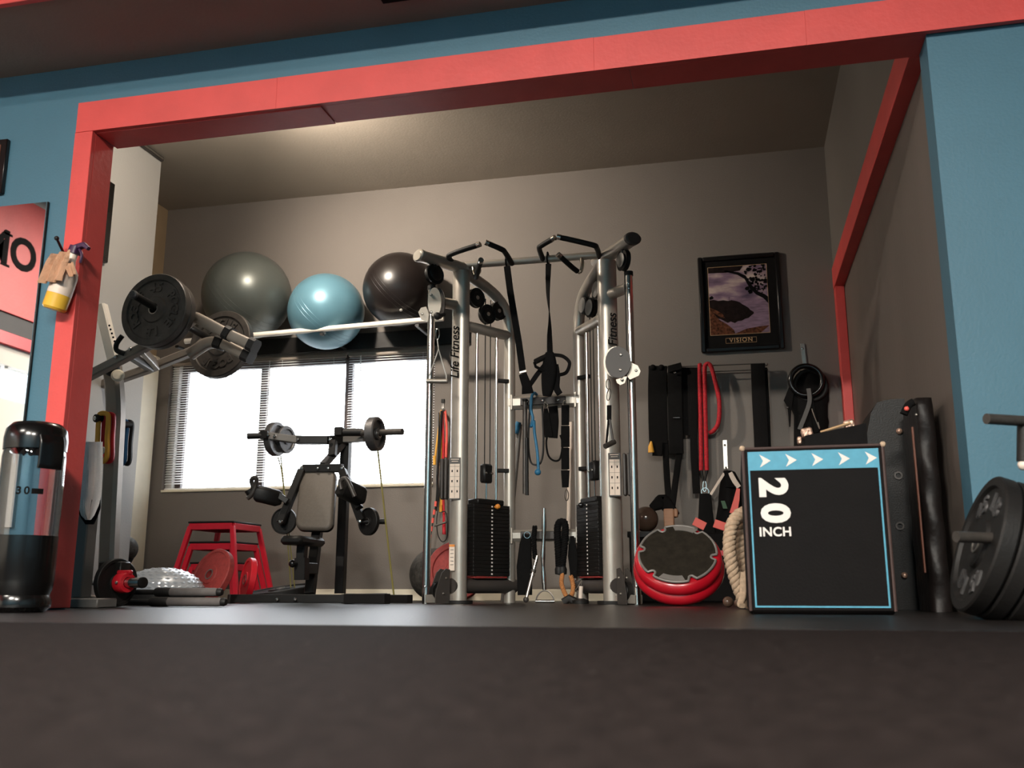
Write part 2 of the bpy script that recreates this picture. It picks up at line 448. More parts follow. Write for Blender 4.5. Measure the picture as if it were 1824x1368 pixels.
# window in the back wall
w = bpy.data.objects.new('window_1', None); COL.objects.link(w); w.location = ((WX0 + WX1) / 2, YB + 0.1, WZ0); struct(w)
FY0, FY1 = YB + 0.075, YB + 0.12
B().span((WX0 + 0.062, FY0, WZ0), (WX0 + 0.12, FY1, WZ1), 0.004).build('frame_side', 'window_dark', w)
B().span((WX0, FY0 - 0.03, WZ0), (WX0 + 0.06, FY1, WZ1), 0.004).build('reveal_board', 'white_paint', w)
B().span((WX1 - 0.05, FY0, WZ0), (WX1, FY1, WZ1), 0.004).build('frame_side', 'window_dark', w)
B().span((WX0 + 0.12, FY0, WZ1 - 0.075), (WX1 - 0.05, FY1, WZ1), 0.004).build('frame_rail', 'window_dark', w)
B().span((WX0 + 0.12, FY0, WZ0), (WX1 - 0.05, FY1, WZ0 + 0.03), 0.004).build('frame_rail', 'window_dark', w)
for x in (-3.735, -2.985):
    B().span((x - 0.03, FY0 - 0.004, WZ0 + 0.03), (x + 0.03, FY1, WZ1 - 0.075), 0.004).build('mullion', 'window_dark', w)
for x0, x1 in ((WX0 + 0.12, -3.765), (-3.705, -3.015), (-2.955, WX1 - 0.05)):
    B().span((x0, YB + 0.10, WZ0 + 0.03), (x1, YB + 0.104, WZ1 - 0.075)).build('pane', 'glass', w)
B().span((WX0, YB - 0.012, WZ0 - 0.005), (WX1, YB + 0.074, WZ0 + 0.016), 0.004).build('sill', 'cream', w)
# the small window in the left wall
w2 = bpy.data.objects.new('window_2', None); COL.objects.link(w2); w2.location = (XL - 0.06, (LW0 + LW1) / 2, LZ0); struct(w2)
b = B(); b.span((XL - 0.1, LW0, LZ0), (XL - 0.06, LW0 + 0.04, LZ1)); b.span((XL - 0.1, LW1 - 0.04, LZ0), (XL - 0.06, LW1, LZ1))
b.span((XL - 0.1, LW0 + 0.04, LZ0), (XL - 0.06, LW1 - 0.04, LZ0 + 0.04)); b.span((XL - 0.1, LW0 + 0.04, LZ1 - 0.04), (XL - 0.06, LW1 - 0.04, LZ1))
b.build('window_frame', 'white_paint', w2)
B().span((XL - 0.082, LW0 + 0.04, LZ0 + 0.04), (XL - 0.078, LW1 - 0.04, LZ1 - 0.04)).build('pane', 'glass', w2)
# high strip window in the west wall (seen in the mirror)
w3 = bpy.data.objects.new('window_3', None); COL.objects.link(w3); w3.location = (SX - 0.06, -0.5, 1.72); struct(w3)
B().span((SX - 0.07, -2.6, 1.72), (SX - 0.066, 1.6, 2.02)).build('pane', 'glass', w3)
for y in (-2.58, -1.2, 0.2, 1.58): B().span((SX - 0.09, y - 0.02, 1.72), (SX - 0.04, y + 0.02, 2.02)).build('mullion', 'white_paint', w3)

# cream door leaf edge in the recess with its pull
d = bpy.data.objects.new('door_1', None); COL.objects.link(d); d.location = (XLR + 0.03, 6.5, 0); struct(d)
B().span((XLR + 0.001, 6.66, 0.0), (XLR + 0.05, YB - 0.016, 2.0), 0.006).build('door_stile', 'cream', d)
B().span((XLR + 0.001, 6.60, 0.0), (XLR + 0.035, 6.655, 2.0), 0.004).build('door_stop', 'cream', d)
hp = V((XLR + 0.05, 6.72, 0.0))
hz0, hz1 = atX(262, 820, XLR + 0.07).z, atX(262, 778, XLR + 0.07).z
pth = [V((XLR + 0.048, 6.70, hz0)), V((XLR + 0.085, 6.70, hz0 + 0.015)), V((XLR + 0.09, 6.70, (hz0 + hz1) / 2)), V((XLR + 0.085, 6.70, hz1 - 0.015)), V((XLR + 0.048, 6.70, hz1))]
B().tube(smooth_path(pth, 4), 0.009, 8).build('door_handle', 'cream', d)

# venetian blinds: headrail, slats one by one, bottom rail, ladder cords, wand
def blind(x0, x1, tilt, label, wand):
    t = thing('window_blind', (0.5 * (x0 + x1), YB + 0.03, WZ1), label, 'blind', 'white slatted blinds in the back window')
    yc = YB + 0.032
    B().span((x0, yc - 0.02, WZ1 - 0.03), (x1, yc + 0.02, WZ1 - 0.001), 0.003).build('headrail', 'headrail', t)
    hw = 0.0125; a = math.radians(27)
    first = None; n = 49
    z0 = WZ1 - 0.045
    for i in range(n):
        z = z0 - i * 0.0204
        if first is None:
            bb_ = B(); pts = []
            for k in range(5):
                q = -hw + 2 * hw * k / 4; pts.append((q * math.cos(a), q * math.sin(a) + 0.0016 * (1 - (q / hw) ** 2)))
            vs_ = []
            for x in (x0 + 0.004, x1 - 0.004):
                vs_ += [V((x, yc + p[0], z + p[1])) for p in pts] + [V((x, yc + p[0], z + p[1] - 0.0009)) for p in reversed(pts)]
            k = 10
            bb_.add(vs_, [tuple(range(k)), tuple(range(2 * k - 1, k - 1, -1))] + [(q, (q + 1) % k, k + (q + 1) % k, k + q) for q in range(k)])
            first = bb_.build('slat', 'slat_white', t)
        else: copy_part(first, t, (0, 0, -i * 0.0204))
    B().span((x0 + 0.004, yc - 0.012, WZ0 + 0.018), (x1 - 0.004, yc + 0.012, WZ0 + 0.03), 0.003).build('bottom_rail', 'slat_white', t)
    m = max(2, int((x1 - x0) / 0.33))
    for i in range(m):
        x = x0 + 0.1 + (x1 - x0 - 0.2) * i / (m - 1)
        B().rod((x, yc - 0.0135, WZ0 + 0.03), (x, yc - 0.0135, WZ1 - 0.03), 0.0012, 6).build('ladder_cord', 'slat_white', t)
    B().rod((wand, yc - 0.024, WZ1 - 0.03), (wand, yc - 0.024, WZ1 - 0.75), 0.003, 6).build('tilt_wand', 'slat_white', t)
blind(WX0 + 0.004, -2.998, 9, 'wide white slatted blind over the left and middle window panes', -3.66)
blind(-2.972, WX1 - 0.004, 9, 'narrow white slatted blind over the right window pane', -2.86)
t = thing('window_blind', (XL - 0.03, (LW0 + LW1) / 2, LZ1), 'small white slatted blind beside the red jamb at the left wall', 'blind')
B().span((XL - 0.05, LW0 + 0.01, LZ1 - 0.03), (XL - 0.015, LW1 - 0.01, LZ1 - 0.001)).build('headrail', 'white_paint', t)
f_ = B().span((XL - 0.045, LW0 + 0.012, LZ1 - 0.047), (XL - 0.02, LW1 - 0.012, LZ1 - 0.0455)).build('slat', 'slat_white', t)
for i in range(1, 34): copy_part(f_, t, (0, 0, -i * 0.021))

# curtain track at the top of the left wall
t = thing('curtain_track', (XL + 0.03, 5.6, ZC - 0.02), 'short dark metal track along the top of the light grey wall', 'track')
B().span((XL + 0.002, 4.6, ZC - 0.035), (XL + 0.03, 6.05, ZC - 0.001), 0.004).build('track_body', 'dark_grey', t)
B().span((XL + 0.031, 4.6, ZC - 0.028), (XL + 0.04, 6.03, ZC - 0.016), 0.002).build('track_rail', 'steel', t)
# black-framed panel on the left wall
t = thing('wall_screen', (XL + 0.02, 4.8, 2.3), 'black flat screen on the light grey wall, half hidden by the red jamb', 'screen')
ze, zf = atX(207, 328, XL + 0.04), atX(186, 465, XL + 0.04)
B().span((XL + 0.002, ze.y - 0.75, zf.z), (XL + 0.035, ze.y, ze.z), 0.006).build('bezel', 'black_gloss', t)
B().span((XL + 0.0352, ze.y - 0.72, zf.z + 0.03), (XL + 0.037, ze.y - 0.03, ze.z - 0.03)).build('screen_panel', 'black_gloss', t)
# black vent in the soffit
t = thing('ceiling_vent', (-1.25, 3.3, ZS), 'small black vent set in the brown soffit over the header', 'vent')
B().span((-1.37, 3.2, ZS - 0.014), (-1.13, 3.47, ZS - 0.0005), 0.003).build('vent_frame', 'black_matte', t)
for i in range(6): B().box((-1.25, 3.235 + i * 0.04, ZS - 0.017), (0.2, 0.022, 0.004)).build('louvre', 'black_matte', t)

# ------------------------------------------------------------------ lamps
def troffer(x, y, label, power):
    t = thing('ceiling_light', (x, y, 3.7), label, 'light', 'ceiling troffers of the front room')
    B().span((x - 0.62, y - 0.32, 3.66), (x + 0.62, y + 0.32, 3.699), 0.004).build('housing', 'white_paint', t)
    B().span((x - 0.58, y - 0.28, 3.652), (x + 0.58, y + 0.28, 3.6595)).build('diffuser', 'lamp_glow', t)
    l = bpy.data.lights.new('troffer_lamp', 'AREA'); l.shape = 'RECTANGLE'; l.size = 1.15; l.size_y = 0.55; l.energy = power; l.color = (1.0, 0.93, 0.83)
    o = bpy.data.objects.new('troffer_lamp', l); COL.objects.link(o); o.location = (0, 0, -0.055); o.parent = t
troffer(-1.9, -2.9, 'white ceiling light panel left of the middle of the room', 1000)
troffer(-4.2, -1.0, 'white ceiling light panel nearest the mirror wall', 150)
troffer(0.6, -2.9, 'white ceiling light panel over the right half of the room', 700)
# alcove track lamp hidden above the header, aimed at the back wall
LP = V((-2.9, 5.0, 3.04)); aim = (V((-2.05, 7.0, 2.25)) - LP).normalized()
t = thing('track_lamp', V((-2.9, 5.0, ZC)), 'white track spotlight on the alcove ceiling behind the header', 'lamp')
B().span((-3.5, 4.975, ZC - 0.025), (-2.3, 5.025, ZC - 0.001), 0.003).build('track', 'white_paint', t)
B().rod(V((-2.9, 5.0, ZC - 0.025)), LP - aim * 0.05, 0.012, 10).build('stem', 'white_paint', t)
B().lathe(LP - aim * 0.10, aim, [(0.0005, 0), (0.05, 0.0), (0.075, 0.04), (0.085, 0.11), (0.078, 0.11), (0.06, 0.095)], 28).build('lamp_head', 'white_paint', t)
B().lathe(LP - aim * 0.012, aim, [(0.0005, 0.004), (0.06, 0.003), (0.068, 0.0)], 24).build('lens', 'bulb_glow', t)
l = bpy.data.lights.new('track_fill', 'POINT'); l.energy = 65; l.color = (1.0, 0.88, 0.74); l.shadow_soft_size = 0.10  # point fill added by the spotlight to brighten the left wall and plates
o = bpy.data.objects.new('track_fill', l); COL.objects.link(o); o.parent = t; o.location = LP + aim * 0.13 - t.location
l = bpy.data.lights.new('track_bulb', 'SPOT'); l.energy = 290; l.color = (1.0, 0.88, 0.74); l.shadow_soft_size = 0.07; l.spot_size = math.radians(120); l.spot_blend = 1.0
o = bpy.data.objects.new('track_bulb', l); COL.objects.link(o); o.parent = t; o.location = LP + aim * 0.03 - t.location
o.rotation_euler = aim.to_track_quat('-Z', 'Y').to_euler()

# ------------------------------------------------------------------ mirror and what it shows
mt = at(83, 357, YF)
t = thing('wall_mirror', (mt.x - 0.6, YF, 0.4), 'large frameless mirror on the blue wall left of the red jamb', 'mirror')
B().span((mt.x - 1.3, YF + 0.012, 0.35), (mt.x, YF + 0.024, mt.z), 0.002).build('backing', 'black_paint', t)
B().span((mt.x - 1.296, YF + 0.006, 0.354), (mt.x - 0.004, YF + 0.0118, mt.z - 0.004)).build('mirror_glass', 'mirror', t)
B().box((mt.x - 0.34, YF + 0.006, mt.z + 0.003), (0.04, 0.022, 0.03), 0.004).build('mirror_clip', 'steel', t)
# red sign band along the west wall, its wording reflected in the mirror
def west(u, v, X):
    p = at(u, v, YF + 0.006); k = X / p.x
    return V((X, 2 * (YF + 0.006) - p.y * k, CAM_H + (p.z - CAM_H) * k))
za = west(40, 566, SX + 0.08).z
t = thing('sign_band', (SX + 0.05, 0, za), 'long red sign band with black serif capitals, reflected in the mirror', 'sign')
B().span((SX + 0.001, -4.9, za), (SX + 0.07, 3.0, 3.55), 0.004).build('band', 'red_trim', t)
po = west(42, 457, SX + 0.074); hgt = west(42, 428, SX + 0.074).z - west(42, 486, SX + 0.074).z
Mx = lettermat(V((0, 1, 0)), V((0, 0, 1)), V((1, 0, 0)), V((SX + 0.073, po.y, po.z)))
B().text('O', hgt * 1.38, Mx, 0.002, 0.012).build('sign_letter', 'ink_black', t)
b = B().text('M', hgt * 1.38, Mx @ Matrix.Translation((hgt * 1.12, 0, 0)), 0.002, 0.012)
for k in (-0.42, 0.42):
    for zz in (-0.5, 0.46): b.box(Mx @ V((hgt * (1.12 + k), hgt * zz, 0)), (0.004, hgt * 0.34, hgt * 0.07))
b.build('sign_letter', 'ink_black', t)
z1 = west(40, 600, SX + 0.05).z; z2 = west(40, 622, SX + 0.05).z
tag(B().span((SX + 0.001, -4.9, z1), (SX + 0.05, 3.0, za - 0.002)).build('wall_board', 'dark_band'), 'dark board under the red sign band, seen in the mirror', 'board')
tag(B().span((SX + 0.001, -4.9, z2), (SX + 0.05, 3.0, z1 - 0.002)).build('wall_rail', 'red_bright'), 'deep red rail under the dark board, seen in the mirror', 'rail')

# sliver of a framed picture above the mirror
t = thing('picture_frame', (-3.5, YF, 2.0), 'dark framed picture hanging above the mirror at the left edge', 'picture')
pr, pb = at(13, 246, YF), at(2, 343, YF)
B().span((pr.x - 0.5, YF + 0.002, pb.z), (pr.x, YF + 0.0245, pr.z), 0.004).build('frame', 'frame_black', t)
B().span((pr.x - 0.47, YF - 0.002, pb.z + 0.03), (pr.x - 0.03, YF + 0.0018, pr.z - 0.03)).build('print', 'brown_edge', t)

# ================================================================== LEFT SIDE
def bolt(b, p, axis, r=0.009, h=0.008):
    return b.lathe(p, axis, [(r, 0.0), (r, h * 0.5), (r * 0.7, h), (0.0005, h * 1.15)], 10)
def disc_plate(name, c, axis, R, T, material, label, group=None, hole=0.026, text=None, hub=None, cat='weight plate', textmat=None, lip=0.16, deep=0.18):
    """a weight plate whose axis points to its lettered face"""
    ax = V(axis).normalized(); c = V(c)
    t = thing(name, c, label, cat, group)
    r1 = R * (1 - lip); rh = hub or R * 0.34
    pr = [(hole, -T / 2), (rh, -T / 2), (rh + R * 0.03, -T / 2 + T * deep), (r1 - R * 0.03, -T / 2 + T * deep), (r1, -T / 2), (R - T * 0.1, -T / 2), (R, -T / 2 + T * 0.12),
          (R, T / 2 - T * 0.12), (R - T * 0.1, T / 2), (r1, T / 2), (r1 - R * 0.03, T / 2 - T * deep), (rh + R * 0.03, T / 2 - T * deep), (rh, T / 2), (hole, T / 2), (hole, -T / 2)]
    B().lathe(c, ax, pr, 48).build('disc', material, t, angle=30)
    B().lathe(c, ax, [(hole * 1.25, T / 2 + 0.001), (hole * 1.25, T / 2 + 0.004), (hole + 0.0005, T / 2 + 0.004), (hole + 0.0005, T / 2 + 0.001)], 24).build('hub_ring', 'steel', t)
    if text:
        x, y, z = frame_of(ax)
        rr = (rh + r1) / 2 + R * 0.02
        for s_, a0 in text:
            n = len(s_)
            for k, ch in enumerate(s_):
                a = a0 - (k - (n - 1) / 2) * 0.33
                up = x * math.cos(a) + y * math.sin(a); rt_ = up.cross(z)
                B().text(ch, R * 0.34, lettermat(rt_, up, z, c + up * rr + z * (T / 2 - T * deep)), 0.007, 0.003).build('raised_letter', textmat or material, t)
    return t

# ---- spray bottle with a cloth on a black peg
Ys = 3.56
t = thing('wall_peg', at(106, 440, YF), 'thin black peg on the blue wall holding the spray bottle', 'peg')
B().rod(at(113, 450, YF - 0.002), at(101, 425, YF - 0.085), 0.006, 10).build('shaft', 'black_paint', t)
B().ball(at(101, 424.5, YF - 0.085), 0.011, 14, 8).build('knob', 'black_paint', t)
t = thing('spray_bottle', at(100, 555, Ys), 'spray bottle half filled with yellow liquid, purple trigger, hung on the red jamb', 'bottle')
ax0, ax1 = at(96, 552, Ys), at(122, 478, Ys)
axd = (ax1 - ax0); Lb = axd.length; axd.normalize()
rb = m_px(21, ax0)
B().lathe(ax0, axd, [(0.0005, 0.0), (rb * 0.85, 0.0), (rb, 0.01), (rb, Lb * 0.36)], 24).build('liquid', 'bottle_liquid', t)
B().lathe(ax0, axd, [(rb, Lb * 0.362), (rb * 0.99, Lb * 0.8), (rb * 0.9, Lb * 0.92), (rb * 0.5, Lb * 1.06), (rb * 0.36, Lb * 1.2), (rb * 0.36, Lb * 1.38)], 24).build('bottle_body', 'bottle_milky', t)
q = ax0 + axd * (Lb * 1.38)
hd = B(); hd.sweep([q - axd * 0.005, q + axd * 0.03], rrect(0.05, 0.045, 0.012), scale=[1, 0.9])
hd.sweep([q + axd * 0.02 + V((-0.01, 0, 0.0)), q + axd * 0.032 + V((0.045, -0.005, 0.0)), q + axd * 0.02 + V((0.075, -0.008, -0.01))], rrect(0.03, 0.028, 0.008), scale=[1, 0.9, 0.6])
sh = hd.build('spray_head', 'purple', t)
B().tube(smooth_path([q + V((0.03, -0.005, 0.012)), q + V((0.05, -0.01, -0.02)), q + V((0.045, -0.01, -0.055))], 4), 0.006, 8).build('trigger', 'purple', sh)
# cloth draped over the bottle neck
b = B(); pts = [(92, 452), (127, 446), (129, 458), (118, 478), (104, 505), (84, 511), (72, 504), (85, 480), (95, 468)]
import itertools
def drape(name, rows, material, parent=None, thick=0.006, label=None):
    """rows: list of lists of points; a thin folded cloth with thickness"""
    nr, nc = len(rows), len(rows[0]); vs_ = [V(p) for r_ in rows for p in r_]
    nrm = (vs_[nc] - vs_[0]).cross(vs_[1] - vs_[0]).normalized()
    if nrm.y > 0: nrm = -nrm
    back = [p - nrm * thick for p in vs_]; fs = []; o = len(vs_)
    for i in range(nr - 1):
        for k in range(nc - 1):
            a = i * nc + k; fs.append((a, a + 1, a + nc + 1, a + nc)); fs.append((o + a + nc, o + a + nc + 1, o + a + 1, o + a))
    for i in range(nr - 1):
        a = i * nc; fs.append((a, a + nc, o + a + nc, o + a)); a = i * nc + nc - 1; fs.append((a, o + a, o + a + nc, a + nc))
    for k in range(nc - 1):
        fs.append((k, o + k, o + k + 1, k + 1)); a = (nr - 1) * nc + k; fs.append((a, a + 1, o + a + 1, o + a))
    return B().add(vs_ + back, fs).build(name, material, parent, label, angle=60)
def grid(quad, nr, nc, wave, amp):
    (a, b_, c, d_) = [V(p) for p in quad]; rows = []   # a top-left, b top-right, c bottom-right, d bottom-left
    for i in range(nr):
        t_ = i / (nr - 1); row = []
        for k in range(nc):
            s_ = k / (nc - 1); p = (a * (1 - s_) + b_ * s_) * (1 - t_) + (d_ * (1 - s_) + c * s_) * t_
            row.append(p + V((0, -amp * (0.5 + 0.5 * math.sin(wave * s_ * 2 * PI + 2.2 * t_ + 0.6 * math.sin(5 * t_))), 0)))
        rows.append(row)
    return rows
yc = Ys - 0.055
c1 = drape('hand_cloth', grid([at(93, 455, yc), at(129, 447, yc), at(110, 500, yc - 0.01), at(72, 505, yc)], 12, 14, 2.3, 0.022), 'cloth_tan')
tag(c1, 'small tan cloth folded over the spray bottle neck', 'cloth')
c2 = drape('cloth_fold', grid([at(116, 470, yc - 0.004), at(131, 468, yc - 0.004), at(136, 489, yc), at(126, 494, yc)], 8, 8, 1.2, 0.012), 'cloth_tan', c1)

# ---- big clear water bottle standing by the jamb
Yb_ = 3.3
base = fl(34, Yb_)
p_r, p_l = at(64, 1075, Yb_), at(-22, 1075, Yb_)
rB = 0.118
t = thing('water_bottle', base, 'large smoky clear water bottle with black cap and black base by the red jamb', 'bottle')
zt = at(52, 752, Yb_).z
zl = at(45, 955, Yb_).z
k_ = zt / 0.86
B().lathe(base, (0, 0, 1), [(0.0005, 0.001), (rB * 0.8, 0.001), (rB * 0.96, 0.02), (rB * 0.98, 0.05 * k_), (rB * 0.9, 0.075 * k_), (rB * 0.96, 0.10 * k_), (rB, 0.14 * k_), (rB, zl)], 40).build('dark_base', 'black_gloss', t, 'glossy black lower sleeve')
B().lathe(base, (0, 0, 1), [(rB * 0.985, zl + 0.001), (rB * 1.0, zl + 0.1), (rB * 1.0, zt - 0.15), (rB * 0.97, zt - 0.12), (rB * 0.9, zt - 0.10)], 40).build('clear_body', 'bottle_clear', t, 'smoky clear plastic body')
cap = B().lathe(base, (0, 0, 1), [(rB * 0.9, zt - 0.125), (rB * 1.0, zt - 0.12), (rB * 1.01, zt - 0.075), (rB * 0.96, zt - 0.035), (rB * 0.78, zt - 0.012), (rB * 0.4, zt - 0.003), (0.0005, zt)], 40).build('cap', 'black_gloss', t, 'shiny black screw cap')
x_, y_, z_ = V((1, 0.25, 0)).normalized(), V((-0.25, 1, 0)).normalized(), V((0, 0, 1))
x_ = V((0.93, -0.36, 0)); lp = [base + x_ * (rB * 0.93) + z_ * (zt - 0.07), base + x_ * (rB * 1.01) + z_ * (zt - 0.10), base + x_ * (rB * 1.02) + z_ * (zt - 0.15), base + x_ * (rB * 1.01) + z_ * (zt - 0.185), base + x_ * (rB * 0.985) + z_ * (zt - 0.20)]
B().sweep(smooth_path(lp, 5), rrect(0.016, 0.10, 0.006), up=x_.cross(V((0, 0, 1)))).build('carry_loop', 'black_gloss', t)
def on_cyl(a, z, r): return base + V((math.sin(a) * r, -math.cos(a) * r, z))
cam_a = math.atan2(0 - base.x, base.y)
for zz, word in ((at(25, 814, Yb_).z, '40'), (at(20, 880, Yb_).z, '30')):
    b = B()
    for i, ch in enumerate(word):
        a = cam_a - 0.36 + 0.24 * i; n_ = V((math.sin(a), -math.cos(a), 0))
        b.text(ch, 0.042, lettermat(n_.cross(V((0, 0, -1))), V((0, 0, 1)), n_, on_cyl(a, zz, rB + 0.004)), 0.0006, 0.001)
    for i in range(4):
        a = cam_a + 0.06 + 0.09 * i; n_ = V((math.sin(a), -math.cos(a), 0)); rt_ = n_.cross(V((0, 0, -1)))
        R_ = Matrix((rt_, n_, V((0, 0, 1)))).transposed()
        b.box(on_cyl(a, zz, rB + 0.001), (0.0107, 0.0012, 0.021), 0, R_)
    b.build('volume_mark', 'ink_black', t)

# ---- grey steel post with foot plate just behind the jamb, towel over it
t = thing('rack_post', V((-2.95, 4.1, 0)), 'grey steel post with a flat foot plate behind the red jamb', 'rack')
pL, pR = fl(118, 4.05), fl(178, 4.05)
B().span((pL.x - 0.25, 4.03, 0.001), (pR.x, 4.18, 0.045), 0.005).build('foot_plate', 'grey_paint', t)
px0, px1 = at(128, 1060, 4.12), at(146, 1060, 4.12)
B().span((px0.x, 4.10, 0.046), (px1.x + 0.01, 4.18, 0.74), 0.006).build('post', 'grey_paint', t)
zt_ = at(160, 790, 4.065).z
B().span((px0.x - 0.12, 4.10, zt_ - 0.045), (at(180, 790, 4.1).x, 4.14, zt_ - 0.008), 0.006).build('cross_arm', 'grey_paint', t)
B().span((px0.x + 0.07, 4.2, 0.12), (px0.x + 0.2, 4.28, 0.22), 0.006).build('brace', 'black_paint', t)
yt = 4.065
c1 = drape('hand_towel', [[at(a + (b_ - a) * k / 9, v, yt - 0.022 * math.sin(k * 1.1 + v * 0.012)) for k in range(10)] for v, a, b_ in ((787, 138, 183), (800, 138, 183), (840, 138, 183), (880, 136, 181), (900, 138, 176), (918, 146, 168), (926, 154, 162))], 'cloth_white', None, 0.008)
tag(c1, 'white hand towel hanging beside the red jamb', 'towel')
c3 = drape('under_towel', [[at(a + (b_ - a) * k / 5, v, yt + 0.018) for k in range(6)] for v, a, b_ in ((890, 136, 178), (905, 136, 178), (922, 144, 172), (934, 152, 166))], 'black_matte', None, 0.006)
tag(c3, 'black cloth edge showing below the white hand towel', 'cloth')

# ---- plate-loaded lever machine
t = thing('lever_machine', V((-3.6, 5.3, 0)), 'silver plate-loaded lever press machine behind the red jamb', 'exercise machine')
YA, YC_, YD = 5.12, 5.33, 5.62      # near arm, column, far arm
col_pts = [at(200, 655, YC_), at(204, 690, YC_), at(206, 740, YC_), at(203, 800, YC_), at(199, 880, YC_), at(195, 960, YC_), at(191, 1071, YC_)]
B().sweep(smooth_path(col_pts, 3), rect(0.11, 0.09, 0.02), up=(0, 1, 0)).build('column', 'taupe_paint', t)
B().span((col_pts[-1].x - 0.35, YC_ - 0.3, 0.001), (col_pts[-1].x + 0.12, YC_ + 0.3, 0.05), 0.008).build('base_frame', 'taupe_paint', t)
up_ = B().bar(at(205, 648, YC_), at(180, 545, YC_), 0.075, 0.06, up=(0, 1, 0), bev=0.01).build('seat_post', 'rail_white', t)
b = B()
for i in range(6):
    f_ = i / 6; p = at(192 + 14 * f_ + 3, 590 + 42 * f_ - 10, YC_ - 0.038); b.rod(p, p + V((0, -0.004, 0)), 0.007, 8)
b.build('adjust_hole', 'ink_black', up_)
# arms run up to the right; near and far tube
na = [at(140, 679, YA), at(262, 616, YA), at(322, 585, YA)]
fa = [at(140, 700, YD), at(262, 658, YD), at(352, 622, YD)]
B().sweep(na, rect(0.062, 0.055, 0.008)).build('lever_arm', 'taupe_paint', t)
B().sweep(fa, rect(0.062, 0.055, 0.008)).build('lever_arm', 'taupe_paint', t)
B().bar(at(230, 632, YA), at(268, 656, YD), 0.05, 0.045).build('cross_tube', 'dark_grey', t)
B().bar(at(252, 622, YA), at(279, 652, YD), 0.04, 0.05).build('cross_tube', 'taupe_paint', t)
B().ball(at(199, 657, YC_ - 0.05), 0.05, 20, 12).build('pivot_hub', 'black_rubber', t)
B().lathe(at(210, 670, YC_ - 0.06), (0.6, -1, 0.2), [(0.0005, 0), (0.038, 0), (0.042, 0.012), (0.03, 0.026), (0.0005, 0.028)], 20).build('pivot_cap', 'cream', t)
for (u, v, Y) in ((207, 636, YA - 0.03), (232, 622, YA - 0.03), (276, 640, YD - 0.03), (250, 650, YD - 0.03)):
    bolt(B(), at(u, v, Y), (0, -1, 0), 0.014, 0.012).build('bolt', 'chrome', t)
B().tube(smooth_path([at(218, 598, YA - 0.05), at(208, 612, YA - 0.05), at(208, 624, YA - 0.04), at(222, 630, YA - 0.03)], 5), 0.016, 10).build('grip_bar', 'black_rubber', t)
# weight horn through both arms
hc = at(280, 560, 5.0)
B().rod(V((hc.x, 4.74, hc.z + 0.05)), V((hc.x, 6.0, hc.z - 0.02)), 0.024, 18).build('weight_horn', 'black_paint', t)
B().lathe(V((hc.x, 4.742, hc.z + 0.05)), (0, -1, 0), [(0.0255, -0.02), (0.0265, 0.0), (0.02, 0.006), (0.0005, 0.007)], 18).build('end_cap', 'iron_light', t)
B().bar(at(322, 585, YA), V((hc.x, 5.3, hc.z)), 0.06, 0.06).build('horn_bracket', 'taupe_paint', t)
B().bar(at(352, 622, YD), V((hc.x, 5.6, hc.z)), 0.06, 0.06).build('horn_bracket', 'taupe_paint', t)
# handles reaching to the right
def handle(pts, Y, grips):
    ps = smooth_path([at(u, v, Y) for u, v in pts], 6)
    h_ = B().sweep(ps, rrect(0.07, 0.07, 0.02), up=(0, 1, 0)).build('press_handle', 'taupe_paint', t)
    for (a, c) in grips: B().bar(at(*a, Y), at(*c, Y), 0.088, 0.095, up=(0, 1, 0), bev=0.018).build('handle_stop', 'black_rubber', h_)
handle([(322, 585), (345, 567), (362, 572), (400, 592), (432, 607), (450, 615)], 5.2, [((403, 592), (412, 597)), ((446, 613), (456, 618))])
handle([(338, 632), (352, 622), (372, 611), (395, 612), (425, 626), (440, 634)], 5.32, [((386, 609), (398, 613)), ((436, 631), (448, 637))])
# storage pegs with bands
B().rod(at(170, 745, YC_ - 0.12), at(200, 747, YC_), 0.026, 14).build('storage_peg', 'black_rubber', t)
B().rod(at(232, 757, YC_ + 0.12), at(206, 755, YC_), 0.022, 14).build('storage_peg', 'black_rubber', t)
bolt(B(), at(169.5, 745, YC_ - 0.125), at(170, 745, YC_ - 0.12) - at(200, 747, YC_), 0.014, 0.008).build('peg_bolt', 'chrome', t)

def band_loop(name, u0, u1, v0, v1, Y, w, material, label, edge=None, lean=0):
    """flat rubber loop hanging over a peg"""
    p = [at(u0, v0 + 8, Y), at(u0 + (u1 - u0) * .2, v0, Y), at(u1 - (u1 - u0) * .2, v0, Y), at(u1, v0 + 8, Y), at(u1 + lean, (v0 + v1) / 2, Y), at(u1 + lean * 1.4, v1 - 8, Y), at((u0 + u1) / 2 + lean * 1.4, v1, Y), at(u0 + lean * 1.4, v1 - 8, Y), at(u0 + lean, (v0 + v1) / 2, Y)]
    ps = smooth_path(p, 5, True)
    th = thing(name, at((u0 + u1) / 2, v1, Y), label, 'band')
    B().sweep(ps, rect(0.03, w * 0.5, 0.006), up=(0, 1, 0), closed=True).build('band', material, th)
    if edge: B().sweep([q + V((0.021, 0.026, 0)) for q in ps], rect(0.026, w * 0.5, 0.006), up=(0, 1, 0), closed=True).build('inner_band', edge, th)
    return th
band_loop('resistance_band', 176, 193, 737, 822, YC_ - 0.10, 0.045, 'yellow', 'yellow and red rubber bands looped over the machine peg', 'red_bright', -2)
band_loop('resistance_band', 216, 226, 751, 826, YC_ + 0.10, 0.05, 'blue_band', 'blue and black rubber bands looped over the machine peg', 'black_rubber', -3)

